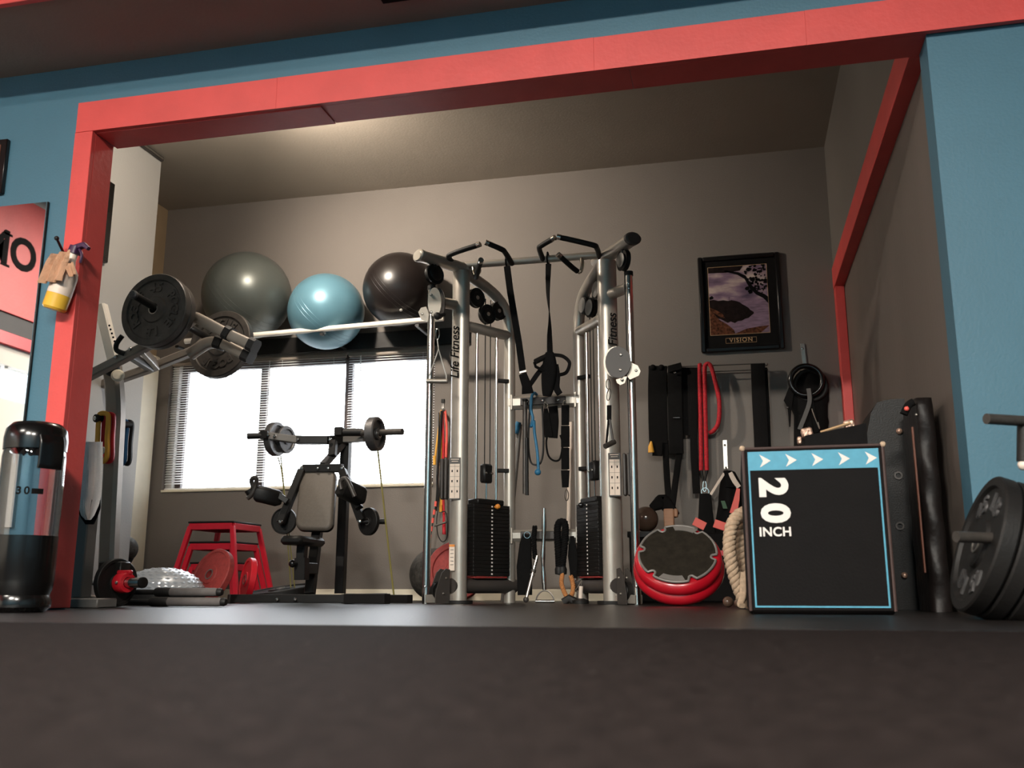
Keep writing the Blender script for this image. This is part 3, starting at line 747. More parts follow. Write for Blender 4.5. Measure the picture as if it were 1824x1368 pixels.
# plates on the horn
word = [('ROGUE', PI * 0.98), ('ROGUE', -0.02), ('45', PI * 0.5), ('LB', -PI * 0.5)]
disc_plate('weight_plate', V((hc.x, 4.985, hc.z + 0.02)), (-0.06, -1, 0.05), 0.232, 0.055, 'iron', 'black lettered bumper plate, front of the pair on the lever arm', 'plates on the lever machine', text=word, lip=0.17)
disc_plate('weight_plate', V((hc.x + 0.002, 5.048, hc.z + 0.015)), (-0.06, -1, 0.05), 0.225, 0.05, 'iron', 'black bumper plate sandwiched behind the front lettered plate', 'plates on the lever machine', lip=0.17)
fc = V((hc.x, 5.80, hc.z + 0.0))
fx = at(394, 614, 5.80)
disc_plate('weight_plate', V((fx.x, 5.80, fx.z)), (-0.10, -1, 0.12), 0.245, 0.055, 'iron', 'black lettered bumper plate on the far side of the lever arm', 'plates on the lever machine', text=[('ROGUE', -PI * 0.5), ('ROGUE', PI * 0.5)], lip=0.17)

# ---- small loaded barbell on the floor
Yp = 4.22
pc = at(206, 1043, Yp); pc.z = 0.118
t = thing('barbell', V((pc.x, Yp, 0)), 'barbell on the floor with chrome sleeve and red clamp collar', 'barbell')
adir = V((1, -0.30, 0.0)).normalized()
B().rod(pc - adir * 1.1, pc - adir * 0.06, 0.014, 12).build('shaft', 'chrome', t)
B().rod(pc - adir * 0.06, pc + adir * 0.2, 0.025, 16).build('sleeve', 'chrome', t)
B().lathe(pc + adir * 0.2, adir, [(0.0005, 0.002), (0.02, 0.002), (0.026, 0.0), (0.027, -0.012)], 16).build('end_cap', 'black_paint', t)
cl = B().lathe(pc + adir * 0.03, adir, [(0.027, 0), (0.048, 0.0), (0.05, 0.01), (0.05, 0.05), (0.046, 0.058), (0.027, 0.058), (0.027, 0)], 18).build('clamp_collar', 'red_bright', t)
B().box(pc + adir * 0.06 + V((0, 0, 0.05)), (0.075, 0.03, 0.02), 0.005).build('collar_lever', 'red_bright', cl)
bolt(B(), pc + adir * 0.055 + V((0.0, -0.052, 0.0)), (0, -1, 0.1), 0.008).build('collar_screw', 'steel', cl)
disc_plate('weight_plate', pc + adir * 0.0, adir, 0.117, 0.034, 'black_rubber', 'small black plate on the floor barbell', hole=0.0255, lip=0.14)

# ---- quilted silver dome, foam bars
dc = at(283, 1050, 4.95); dc = V((dc.x, 4.98, 0))
t = thing('balance_dome', dc, 'pale silver quilted balance dome behind the foam bars', 'balance trainer')
rD = m_px(74, at(283, 1050, 4.98)); hD = at(285, 1011, 4.98).z
prof = [(rD * math.cos(a * PI / 2 / 12) if a < 12 else 0.0005, 0.06 + (hD - 0.06) * math.sin(a * PI / 2 / 12)) for a in range(13)]
B().lathe(dc, (0, 0, 1), [(rD * 0.95, 0.002), (rD, 0.012), (rD, 0.05), (rD * 0.99, 0.06)], 48).build('rim', 'black_rubber', t)
dm = B().lathe(dc, (0, 0, 1), prof, 48).build('dome', 'dome_silver', t, 'silver quilted dome skin')
nod = B()
for i in range(1, 9):
    el = (i - 0.5) / 9 * PI / 2; r_ = rD * math.cos(el); z = 0.06 + (hD - 0.06) * math.sin(el); n = max(8, int(2 * PI * r_ / 0.042))
    for k in range(n):
        a = 2 * PI * (k + 0.5 * (i % 2)) / n
        nn = V((math.cos(a) * math.cos(el), math.sin(a) * math.cos(el), math.sin(el) * 1.5)).normalized(); p = dc + V((r_ * math.cos(a), r_ * math.sin(a), z)); xx, yy, zz = frame_of(nn)
        nod.add([p + xx * 0.017, p + yy * 0.011, p - xx * 0.017, p - yy * 0.011, p + nn * 0.005], [(0, 1, 4), (1, 2, 4), (2, 3, 4), (3, 0, 4)])
o = nod.build('quilt_bumps', 'dome_silver', dm); o['kind'] = 'stuff'
def foam_bar(z, r, Y, ua, ub, uc, ud, label):
    a, b_, c, d_ = (at(u, 1060, Y) for u in (ua, ub, uc, ud)); f = lambda p: V((p.x, Y, z))
    t = thing('foam_bar', V((b_.x, Y, 0)), label, 'bar', 'foam-gripped bars on the floor')
    B().rod(f(a), f(b_), r * 0.62, 14).build('handle', 'black_rubber', t)
    B().lathe(f(b_), (1, 0, 0), [(0.0005, -0.005), (r * 0.9, -0.005), (r * 1.1, 0.006), (r * 1.1, (c - b_).length), (r, (c - b_).length + 0.004)], 20).build('sleeve', 'black_rubber', t)
    L_ = (d_ - c).length
    B().lathe(f(c), (1, 0, 0), [(r, 0.004), (r, L_ - 0.02), (r * 0.9, L_), (0.0005, L_)], 20).build('foam_grip', 'foam_grey', t)
    B().lathe(f(d_), (1, 0, 0), [(r * 0.92, -0.002), (r * 0.95, 0.012), (r * 0.7, 0.024), (0.0005, 0.026)], 20).build('end_cap', 'black_rubber', t)
foam_bar(0.0245, 0.022, 4.44, 232, 270, 300, 396, 'grey foam bar lying lowest in front of the silver dome')
foam_bar(0.072, 0.0215, 4.50, 224, 278, 303, 388, 'grey foam bar resting on top of the lower foam bar')

# ---- mottled ball half hidden by the light wall
sb = at(222, 978, 6.3)
o = B().ball(sb, 0.095, 32, 18).build('slam_ball', 'ball_mottled')
tag(o, 'dark mottled ball peeking past the light grey wall by the door', 'ball')
st = thing('ball_stand', V((sb.x, sb.y, 0)), 'low black stand under the mottled ball by the door', 'stand')
B().lathe(V((sb.x, sb.y, 0)), (0, 0, 1), [(0.0005, 0.001), (0.11, 0.001), (0.11, 0.02), (0.03, 0.03), (0.03, sb.z - 0.15), (0.07, sb.z - 0.066), (0.06, sb.z - 0.074), (0.0005, sb.z - 0.097)], 24).build('pedestal', 'black_paint', st)

# ---- red plyometric stands, nested
def stand(w, dpt, h, top_c, label):
    t = thing('plyo_stand', V((top_c.x, top_c.y, 0)), label, 'plyo stand', 'nested red plyo stands')
    s_ = 0.028
    x0, x1, y0, y1 = top_c.x - w / 2, top_c.x + w / 2, top_c.y - dpt / 2, top_c.y + dpt / 2
    for a, c in (((x0, y0), (x1, y0)), ((x0, y1), (x1, y1)), ((x0, y0), (x0, y1)), ((x1, y0), (x1, y1))):
        B().bar(V((*a, h - 0.03)), V((*c, h - 0.03)), 0.028, 0.045, bev=0.003).build('rail', 'red_steel', t)
    B().span((x0 - 0.014, y0 - 0.014, h - 0.006), (x1 + 0.014, y1 + 0.014, h + 0.006), 0.002).build('top_pad', 'black_rubber', t)
    k = 0.19 * h
    for sx, x in ((-1, x0), (1, x1)):
        for sy, y in ((-1, y0), (1, y1)):
            B().bar(V((x, y, h - 0.03)), V((x + sx * k, y + sy * k * 0.75, 0.001)), 0.032, 0.032, up=(0, 1, 0), bev=0.003).build('leg', 'red_steel', t)
yS = 6.12
pa, pb_ = at(340, 931, yS), at(415, 929, yS)
wS = pb_.x - pa.x
hS = (pa.z + pb_.z) / 2
cS = V(((pa.x + pb_.x) / 2, yS + 0.19, 0))
z2_, z3_ = at(380, 966, yS + 0.03).z, at(350, 1003, yS + 0.06).z
stand(wS, 0.38, hS, cS, 'tallest red steel plyo stand with black top')
stand(wS * 0.97, 0.34, z2_, cS, 'middle red steel plyo stand nested inside the tallest one')
stand(wS * 0.93, 0.30, z3_, cS, 'shortest red steel plyo stand nested innermost')
rp = at(378, 1021, 5.3)
dR = V((-0.36, -0.86, 0.36)).normalized()
disc_plate('weight_plate', V((rp.x, 5.3, 0.165)), dR, 0.166, 0.045, 'red_rubber', 'dull red bumper plate leaning against the plyo stands', 'red plates by the stands', text=None, lip=0.12, hub=0.055, deep=0.12)
rq = at(436, 1032, 5.62)
disc_plate('weight_plate', V((rq.x, 5.66, 0.142)), V((-0.74, -0.66, 0.14)), 0.14, 0.04, 'red_bright', 'bright red plate leaning edge-on at the plyo stand leg', 'red plates by the stands', lip=0.15, hub=0.045)

# ================================================================== BALL RACK AND BALLS
t = thing('ball_rack', V((-3.0, 6.8, 1.95)), 'wall rack with a white front bar holding three exercise balls', 'rack')
ba, bb2 = at(330, 608, 6.5), at(790, 567, 6.5)
B().rod(ba, bb2, 0.021, 16).build('front_bar', 'rail_white', t)
B().span((-4.35, YB - 0.03, 1.965), (-1.95, YB - 0.001, 2.10), 0.004).build('wall_board', 'black_paint', t)
for x in (-4.2, -2.98, -2.22):
    zb = ba.z + (bb2.z - ba.z) * (x - ba.x) / (bb2.x - ba.x)
    br = B().bar(V((x, YB - 0.03, zb - 0.035)), V((x, 6.50, zb - 0.035)), 0.03, 0.02).build('bracket', 'black_paint', t)
    B().bar(V((x, YB - 0.032, zb - 0.05)), V((x, YB - 0.032, 1.97)), 0.03, 0.012, up=(0, 1, 0)).build('bracket_plate', 'black_paint', br)
def ex_ball(u, v, r, Y, material, label):
    c = at(u, v, Y)
    t = thing('exercise_ball', c, label, 'exercise ball', 'exercise balls on the wall rack')
    B().ball(c, r, 64, 40).build('shell', material, t, angle=180)
    ax = V((0.75, -0.25, 0.6)).normalized()
    for k, off in enumerate((-0.12, -0.02, 0.08)):
        rr = math.sqrt(1 - off * off) * r
        x, y, z = frame_of(ax); pts = [c + z * (off * r) + (x * math.cos(a * 2 * PI / 64) + y * math.sin(a * 2 * PI / 64)) * rr for a in range(64)]
        B().tube(pts, 0.0016, 6, closed=True).build('seam_ring', material, t)
    B().lathe(c + V((0.25, -0.6, -0.76)).normalized() * (r - 0.001), (0.25, -0.6, -0.76), [(0.012, 0), (0.01, 0.003), (0.0005, 0.004)], 12).build('valve_plug', 'white_paint', t)
    return c
cs = ex_ball(440, 527, 0.350, 6.645, 'ball_silver', 'largest exercise ball, shiny grey-green, left on the rack')
cb = ex_ball(581, 555, 0.298, 6.695, 'ball_blue', 'pale blue exercise ball in the middle of the rack')
ck = ex_ball(713, 516, 0.288, 6.69, 'ball_black', 'black exercise ball at the right end of the rack')

# ================================================================== SEATED PRESS MACHINE
t = thing('press_machine', V((-2.4, 5.8, 0)), 'black plate-loaded seated press machine under the window', 'exercise machine')
Y0 = 5.42
fa_, fb_ = fl(412, Y0), fl(615, Y0)
B().bar(V((fa_.x, Y0, 0.03)), V((fb_.x + 0.03, Y0 + 0.02, 0.03)), 0.055, 0.05).build('base_rail', 'black_paint', t)
B().bar(V((fb_.x + 0.02, Y0 - 0.03, 0.0315)), V((fl(695, Y0 - 0.05).x, Y0 - 0.10, 0.0315)), 0.06, 0.058).build('base_rail', 'black_paint', t)
B().bar(V((fl(655, Y0 + .1).x, Y0 + 0.22, 0.028)), V((fl(728, Y0 + .1).x, Y0 + 0.12, 0.028)), 0.05, 0.05).build('base_rail', 'black_paint', t)
B().bar(V((fb_.x - 0.01, Y0 + 0.03, 0.03)), V((fb_.x - 0.10, 6.32, 0.03)), 0.06, 0.055).build('base_rail', 'black_paint', t)
B().box(V((fa_.x, Y0, 0.028)), (0.02, 0.075, 0.054), 0.004).build('end_plate', 'iron', t)
for u in (494, 526): bolt(B(), at(u, 1068, Y0 - 0.029), (0, -1, 0), 0.011, 0.01).build('bolt', 'chrome', t)
# upright
YU = 6.28
B().bar(V((fl(605, YU).x, YU, 0.055)), at(617, 783, YU), 0.062, 0.062, up=(0, 1, 0)).build('upright', 'black_paint', t)
# backrest post and seat post
YS_ = 5.95
B().bar(V((fl(551, 5.78).x, 5.78, 0.055)), at(577, 850, 6.10), 0.062, 0.05, up=(0, 1, 0)).build('back_post', 'black_paint', t)
B().bar(at(535, 1028, 5.62), at(539, 968, 5.62), 0.055, 0.055, up=(0, 1, 0)).build('seat_post', 'black_paint', t)
B().bar(at(537, 1033, 5.62), at(538, 994, 5.62), 0.072, 0.072, up=(0, 1, 0)).build('seat_sleeve', 'black_paint', t)
B().bar(at(538, 1012, 5.62), at(556, 1013, 5.80), 0.07, 0.07).build('seat_bracket', 'black_paint', t)
kn = B().rod(at(530, 1004, 5.60), at(524, 1004, 5.56), 0.01, 10).build('knob_stem', 'black_paint', t)
B().ball(at(521, 1004, 5.55), 0.024, 16, 10).build('adjust_knob', 'black_gloss', kn)
sa, sb_ = at(499, 960, 5.47), at(574, 960, 5.76)
sz0, sz1 = at(535, 970, 5.48).z, at(535, 954, 5.48).z
ps = [V((sa.x, 5.46, 0)), V((sb_.x, 5.46, 0))]
b = B(); b.box(V(((sa.x + sb_.x) / 2, 5.64, (sz0 + sz1) / 2)), (sb_.x - sa.x, 0.36, sz1 - sz0), 0.018); b.build('seat_pad', 'pad_black', t)
# backrest pad, rounded corners
c0, c1, c2, c3 = at(536, 841, 6.06), at(604, 841, 6.06), at(592, 949, 5.86), at(531, 947, 5.86)
ux = ((c1 - c0) + (c2 - c3)); wP = ux.length / 2; ux.normalize()
uy = ((c0 - c3) + (c1 - c2)); hP = uy.length / 2; uy.normalize()
un = ux.cross(uy).normalized(); un = un if un.y < 0 else -un
cc = (c0 + c1 + c2 + c3) / 4
prof = rrect(wP, hP, 0.055, 6)
def pad(prof, layers):
    b = B(); k = len(prof); vs_ = []
    for dz, s_ in layers:
        vs_ += [cc + ux * (x - math.copysign(min(abs(x), s_), x) * 0 ) * 1.0 * (1 - s_ / (wP / 2)) + uy * y * (1 - s_ / (hP / 2)) + un * dz for x, y in prof]
    fs = [tuple(range(k - 1, -1, -1))]
    for i in range(len(layers) - 1): fs += [(i * k + j_, i * k + (j_ + 1) % k, (i + 1) * k + (j_ + 1) % k, (i + 1) * k + j_) for j_ in range(k)]
    fs.append(tuple((len(layers) - 1) * k + j_ for j_ in range(k)))
    return b.add(vs_, fs)
bp_ = pad(prof, [(0.0, 0.004), (0.0, 0.0), (0.022, 0.0)]).build('backrest_pad', 'pad_black', t)
pad(prof, [(0.0225, 0.0), (0.036, 0.003), (0.045, 0.012), (0.047, 0.02)]).build('pad_cover', 'pad_grey', bp_, 'taupe vinyl front of the backrest')
# shoulder cross bar and swing arms
YX = 6.02
B().bar(at(541, 835, YX), at(610, 834, YX), 0.05, 0.055).build('cross_bar', 'black_paint', t)
for u in (538, 566, 585, 609): bolt(B(), at(u, 834, YX - 0.03), (0, -1, 0), 0.016 if u in (538, 609) else 0.012, 0.012).build('bolt', 'chrome', t)
la = B().bar(at(538, 838, YX - 0.02), at(500, 931, 5.86), 0.05, 0.045, up=(0, 1, 0)).build('swing_arm', 'black_paint', t)
bolt(B(), at(500, 930, 5.83), (0, -1, 0), 0.015, 0.014).build('bolt', 'chrome', la)
ra = B().bar(at(610, 838, YX - 0.02), at(645, 929, 5.86), 0.05, 0.045, up=(0, 1, 0)).build('swing_arm', 'black_paint', t)
bolt(B(), at(641, 929, 5.83), (0, -1, 0), 0.015, 0.014).build('bolt', 'chrome', ra)
B().rod(at(640, 929, 5.87), at(687, 929, 5.95), 0.018, 14).build('weight_peg', 'black_paint', t)
B().rod(at(500, 930, 5.87), at(512, 927, 6.02), 0.018, 14).build('weight_peg', 'black_paint', t)
# elbow roller pads with handles
lpad = B().bar(at(492, 879, 5.84), at(512, 893, 5.86), 0.045, 0.04).build('pad_arm', 'black_paint', t)
B().sweep([at(457, 879, 5.78), at(459, 879, 5.78), at(492, 887, 5.86), at(494, 887, 5.87)], rrect(0.10, 0.11, 0.03), up=(0, 0, 1), scale=[0.86, 1, 1, 0.86]).build('roller_pad', 'pad_black', lpad)
gh = B().tube(smooth_path([at(452, 870, 5.76), at(448, 855, 5.74), at(456, 851, 5.72), at(456, 862, 5.74), at(449, 880, 5.74), at(441, 888, 5.74)], 4), 0.015, 10).build('hand_grip', 'iron', lpad)
B().rod(at(443, 872, 5.75), at(448, 880, 5.76), 0.03, 12).build('grip_sleeve', 'black_rubber', gh)
rpad = B().bar(at(617, 850, 5.95), at(640, 905, 5.85), 0.045, 0.04, up=(0, 1, 0)).build('pad_arm', 'black_paint', t)
B().sweep([at(609, 868, 5.74), at(610, 869, 5.745), at(642, 884, 5.84), at(644, 885, 5.85)], rrect(0.10, 0.12, 0.03), up=(0, 0, 1), scale=[0.86, 1, 1, 0.86]).build('roller_pad', 'pad_black', rpad)
B().tube(smooth_path([at(608, 872, 5.70), at(606, 858, 5.70), at(614, 852, 5.70), at(621, 860, 5.70), at(632, 885, 5.70)], 4), 0.015, 10).build('hand_grip', 'iron', rpad)
# top lever
YT = 6.10
hb = at(585, 784, YT)
B().bar(at(585, 784, YT), at(528, 784, YT - 0.03), 0.06, 0.055).build('lever_sleeve', 'black_paint', t)
B().bar(at(530, 784, YT - 0.03), at(474, 776, YT - 0.16), 0.05, 0.048).build('lever_arm', 'grey_paint', t)
B().box(at(472, 775, YT - 0.17), (0.055, 0.055, 0.06), 0.005).build('lever_end', 'black_paint', t)
B().rod(at(440, 777, YT - 0.22), at(472, 776, YT - 0.17), 0.02, 14).build('lever_grip', 'black_rubber', t)
B().bar(at(584, 784, YT), at(613, 783, YU - 0.04), 0.06, 0.06).build('lever_joint', 'black_paint', t)
B().box(at(605, 769, YT), (0.06, 0.06, 0.06), 0.005).build('lever_end', 'black_paint', t)
B().rod(at(606, 770, YT), at(646, 770, YT + 0.02), 0.027, 16).build('lever_grip', 'black_rubber', t)
B().rod(at(640, 771, YT + 0.02), at(717, 769, YT - 0.06), 0.022, 16).build('weight_horn', 'iron', t)
B().bar(at(610, 783, YU - 0.06), at(650, 780, YU - 0.1), 0.05, 0.05).build('lever_arm', 'grey_paint', t)
for (u, v, Y) in ((489, 777, YT - 0.16), (478, 775, YT - 0.18), (531, 783, YT - 0.06), (588, 783, YT - 0.035)): bolt(B(), at(u, v, Y), (0, -1, 0), 0.013, 0.012).build('bolt', 'chrome', t)
B().rod(at(486, 778, YT - 0.13), at(512, 783, YT + 0.06), 0.018, 12).build('weight_horn', 'iron', t)
B().bar(at(576, 829, YX + 0.02), at(612, 788, YU - 0.03), 0.045, 0.045).build('strut', 'iron_light', t)
B().bar(at(592, 812, YX + 0.06), at(594, 786, YX + 0.09), 0.05, 0.045, up=(0, 1, 0)).build('strut', 'black_paint', t)
# plates on it
grp = 'plates on the seated press'
nl = (at(486, 778, YT - 0.13) - at(512, 783, YT + 0.06)).normalized()
disc_plate('weight_plate', at(491, 782, YT - 0.05), V((0.99, -0.12, 0.0)), 0.118, 0.05, 'iron_light', 'larger grey plate on the left horn of the press lever', grp, hole=0.019, lip=0.2)
disc_plate('weight_plate', at(509, 783, YT + 0.03), V((0.98, -0.2, 0.0)), 0.096, 0.035, 'iron_light', 'smaller grey plate on the left horn of the press lever', grp, hole=0.019, lip=0.22)
disc_plate('weight_plate', at(668, 773, YT - 0.01), V((0.995, -0.06, 0.03)), 0.118, 0.065, 'iron_light', 'grey plate on the right horn of the press lever', grp, hole=0.0225, lip=0.2, deep=0.3)
disc_plate('weight_plate', at(506, 928, 5.93), V((0.05, -1, 0)), 0.088, 0.03, 'black_rubber', 'black disc on the left swing arm of the press', grp, hole=0.0185, lip=0.1)
disc_plate('weight_plate', at(657, 929, 5.90), V((-0.45, -0.9, 0)), 0.09, 0.03, 'black_rubber', 'black disc on the right swing arm of the press', grp, hole=0.0185, lip=0.1)
# bands from the plates to the floor
def cord(name, pts, r, material, label, cat='band', group=None, n=8):
    o = B().tube(smooth_path(pts, 5), r, n).build(name, material); return tag(o, label, cat, group)
cord('stretch_band', [at(495, 814, 6.06), at(503, 850, 6.04), at(512, 960, 5.98), at(518, 1047, 5.9)], 0.004, 'olive', 'olive stretch band from the left press plates, outer strand', 'band', 'stretch bands on the press')
cord('stretch_band', [at(500, 812, 6.06), at(504, 850, 6.04), at(516, 960, 5.98), at(525, 1047, 5.9)], 0.004, 'olive', 'olive stretch band from the left press plates, inner strand', 'band', 'stretch bands on the press')
cord('stretch_band', [at(673, 803, 6.08), at(676, 830, 6.05), at(688, 940, 5.9), at(703, 1073, 5.62)], 0.006, 'olive', 'olive stretch band from the right press plate to the floor', 'band', 'stretch bands on the press')
pf = at(512, 1052, 6.12)
disc_plate('weight_plate', V((pf.x, 6.02, 0.066)), V((-0.10, -0.13, 0.985)), 0.225, 0.05, 'black_rubber', 'black plate lying almost flat behind the press base', lip=0.14)

# ================================================================== CABLE MACHINE
XC = -1.165
t = thing('cable_machine', V((XC, 5.75, 0)), 'silver dual cable pulley machine with pull-up bar and two weight stacks', 'exercise machine')
CM = t
def tower(s):
    X = lambda d: XC + s * d
    side = 'left' if s < 0 else 'right'
    dirT = V((s * (0.47 - 0.232), 5.65 - 6.0, 0)).normalized()      # outwards to the front
    nT = V((-dirT.y, dirT.x, 0)) * (1 if s < 0 else -1)
    # posts
    po = B().sweep([V((X(0.47), 5.65, 0.001)), V((X(0.47), 5.65, 2.085))], circ(0.062, 18, 0.05), up=tuple(dirT)).build('main_post', 'silver_paint', t)
    rear = [V((X(0.232), 6.0, 0.001)), V((X(0.232), 6.0, 1.0)), V((X(0.232), 6.0, 1.72)), V((X(0.24), 5.99, 1.84)), V((X(0.275), 5.935, 1.95)), V((X(0.34), 5.84, 2.02)), V((X(0.42), 5.72, 2.07)), V((X(0.47), 5.65, 2.10))]
    B().sweep(rear[:2] + smooth_path(rear[2:], 4), circ(0.038, 14)).build('rear_post', 'silver_paint', t)
    arm = B().sweep([V((X(0.40), 5.755, 2.115)), V((X(0.655), 5.38, 2.115))], circ(0.05, 18, 0.036)).build('top_arm', 'silver_paint', t)
    e0 = V((X(0.655), 5.38, 2.115))
    B().sweep([e0 - dirT * 0.001, e0 + dirT * 0.022, e0 + dirT * 0.03], circ(0.053, 18, 0.039), scale=[1, 1, 0.8]).build('end_cap', 'dark_grey' if s > 0 else 'silver_plate', arm)
    B().rod(V((X(0.47), 5.65, 1.735)), V((X(0.232), 6.0, 1.735)), 0.034, 14).build('brace', 'silver_paint', t)
    B().rod(V((X(0.50), 5.61, 0.105)), V((X(0.21), 6.03, 0.105)), 0.045, 16).build('base_tube', 'dark_grey', t)
    B().sweep([V((X(0.47), 5.65, 0.001)), V((X(0.47), 5.65, 0.02))], circ(0.1, 20, 0.085), up=tuple(dirT)).build('foot', 'black_rubber', t)
    # guide pole with cap and brackets
    B().rod(V((X(0.62), 5.5, 0.001)), V((X(0.62), 5.5, 1.93)), 0.023, 18).build('guide_pole', 'chrome', t)
    B().rod(V((X(0.62), 5.5, 1.93)), V((X(0.62), 5.5, 1.955)), 0.027, 18).build('pole_cap', 'black_rubber', t)
    B().rod(V((X(0.49), 5.63, 1.86)), V((X(0.615), 5.505, 1.86)), 0.034, 14).build('pole_bracket', 'silver_paint', t)
    B().bar(V((X(0.49), 5.63, 0.03)), V((X(0.63), 5.49, 0.03)), 0.05, 0.05).build('pole_bracket', 'silver_paint', t)
    for z in (1.875, 1.845): bolt(B(), V((X(0.62), 5.477, z)), (0, -1, 0), 0.008).build('bolt', 'chrome', t)
    bolt(B(), V((X(0.62), 5.477, 0.10)), (0, -1, 0), 0.008).build('bolt', 'chrome', t)
    # weight stack
    cS_ = V((X(0.345), 5.835, 0)); Rm = Matrix((dirT, nT, V((0, 0, 1)))).transposed()
    first = None; n = 19; zb, zt_ = 0.165, 0.60; hh = (zt_ - zb) / n
    for i in range(n):
        if first is None: first = B().box(cS_ + V((0, 0, zb + hh * 0.5)), (0.30, 0.115, hh * 0.965), 0.0015, Rm).build('stack_plate', 'black_paint', t)
        else: copy_part(first, t, (0, 0, hh * i))
    tp = B().box(cS_ + V((0, 0, zt_ + 0.018)), (0.22, 0.10, 0.034), 0.006, Rm).build('stack_head', 'black_paint', t)
    B().box(cS_ + V((0, 0, 0.157)), (0.27, 0.10, 0.012), 0.002, Rm).build('stack_buffer', 'red_rubber', t)
    nf = -nT if (nT.y > 0) else nT
    for i in range(n):
        p = cS_ + nf * 0.0585 + V((0, 0, zb + hh * (i + 0.5)))
        B().box(p, (0.012, 0.0015, 0.009), 0, Rm).build('number_mark', 'print_white', t)
    kp = cS_ + nf * 0.06 + V((0, 0, zt_ - hh * 0.5)) + dirT * (-0.02)
    B().lathe(kp, nf, [(0.005, 0), (0.005, 0.012), (0.014, 0.016), (0.017, 0.03), (0.01, 0.042), (0.0005, 0.044)], 14).build('selector_pin', 'orange' if s < 0 else 'black_gloss', t)
    for d in (-0.085, 0.085):
        a = cS_ + dirT * d
        B().rod(a + V((0, 0, 0.11)), a + V((0, 0, 1.71)), 0.0095, 12).build('guide_rod', 'chrome', t)
    for d in (-0.03, 0.015): B().rod(cS_ + dirT * d + V((0, 0, 0.80)), cS_ + dirT * d + V((0, 0, 1.95)), 0.0035, 8).build('cable', 'black_rubber', t)
    fp = B().box(cS_ + V((0, 0, 0.80)), (0.075, 0.05, 0.12), 0.01, Rm).build('floating_pulley', 'black_paint', t)
    B().rod(cS_ + V((0, 0, 0.63)), cS_ + V((0, 0, 0.745)), 0.006, 8).build('lift_rod', 'chrome', fp)
    for d in (-0.025, 0.025): bolt(B(), cS_ + dirT * d + nf * 0.026 + V((0, 0, 0.80)), nf, 0.009).build('bolt', 'chrome', fp)
    # upper pulleys inside the tower
    def wheel(c, ax, r, th, m='black_rubber'):
        return B().lathe(c, ax, [(0.006, -th / 2), (r * 0.55, -th / 2), (r * 0.6, -th * 0.3), (r * 0.9, -th * 0.3), (r, -th / 2), (r * 0.93, 0), (r, th / 2), (r * 0.9, th * 0.3), (r * 0.6, th * 0.3), (r * 0.55, th / 2), (0.006, th / 2), (0.006, -th / 2)], 28)
    for c, r in ((V((X(0.40), 5.76, 1.94)), 0.065), (V((X(0.345), 5.83, 1.845)), 0.065), (V((X(0.29), 5.905, 1.885)), 0.062)):
        w_ = wheel(c, nf, r, 0.03).build('pulley', 'black_rubber', t)
        B().lathe(c + nf * 0.0155, nf, [(0.0005, 0.004), (0.012, 0.004), (0.014, 0)], 12).build('axle', 'steel', w_)
        if s > 0: B().lathe(c + nf * 0.02, nf, [(0.0005, 0.003), (r * 0.75, 0.003), (r * 0.8, 0.0)], 24).build('cover', 'grey_paint', w_)
    # pulley under the top arm
    pc_ = V((X(0.595), 5.47, 2.02))
    B().box(pc_ + V((0, 0, 0.05)), (0.03, 0.03, 0.05), 0.004).build('pulley_hanger', 'black_paint', t)
    w_ = wheel(pc_, nf, 0.066, 0.03).build('pulley', 'black_rubber', t)
    for q in (-1, 1):
        B().lathe(pc_ + nf * (0.022 * q), nf * q, [(0.0005, 0.003), (0.04, 0.003), (0.045, 0.0)], 20).build('pulley_cover', 'grey_paint' if s > 0 else 'black_paint', w_)
    # crossbar lugs and lower pulley housing
    lh = V((X(0.545), 5.56, 0))
    pf_ = [(-0.03, 0.002), (0.075, 0.002), (0.075, 0.06), (0.055, 0.12), (0.03, 0.18), (0.0, 0.205), (-0.03, 0.20)]
    for q in (-0.03, 0.022):
        pts = [lh + dirT * (x - 0.01) + nf * q + V((0, 0, z)) for x, z in pf_]
        hp_ = B().prism(pts, nf * 0.008).build('pulley_shell', 'dark_grey', t)
        for (x, z) in ((0.02, 0.06), (0.0, 0.15)): bolt(B(), lh + dirT * (x - 0.01) + nf * (q + 0.008) + V((0, 0, z)), nf, 0.007).build('bolt', 'steel', hp_)
    wheel(lh + dirT * 0.02 + V((0, 0, 0.075)), nf, 0.055, 0.028).build('pulley', 'black_rubber', t)
    # running cable along the pole
    B().rod(V((X(0.60), 5.47, 0.1)), V((X(0.60), 5.47, 1.96)), 0.003, 6).build('cable', 'black_rubber', t)
    # placard on the main post front
    fx = V((0.1 if s > 0 else 0.12, -1, 0)).normalized(); rt_ = V((0, 0, 1)).cross(fx) * -1
    rt_ = fx.cross(V((0, 0, 1))) * -1
    zc_ = at(810, 852, 5.58).z if s < 0 else at(1095, 845, 5.58).z
    cP = V((at(810 if s < 0 else 1095, 850, 5.585).x, 5.585, zc_)); hP_ = 0.255; wP_ = 0.072
    Rp = Matrix((rt_, -fx, V((0, 0, 1)))).transposed()
    pl = B().box(cP, (wP_, 0.004, hP_), 0, Rp).build('placard', 'dark_grey', t, 'instruction placard with dark heading and small figures')
    B().box(cP + fx * 0.0026 + V((0, 0, -0.016)), (wP_ - 0.012, 0.0015, hP_ - 0.045), 0, Rp).build('placard_sheet', 'paper', pl)
    for k in range(3):
        for q in (-0.016, 0.016):
            p = cP + fx * 0.0038 + rt_ * q + V((0, 0, 0.045 - 0.062 * k))
            B().box(p, (0.007, 0.001, 0.014), 0, Rp).build('exercise_figure', 'ink_black', pl)
        B().box(cP + fx * 0.0036 + V((0, 0, 0.073 - 0.062 * k)), (wP_ - 0.014, 0.0008, 0.0014), 0, Rp).build('grid_line', 'dark_grey', pl)
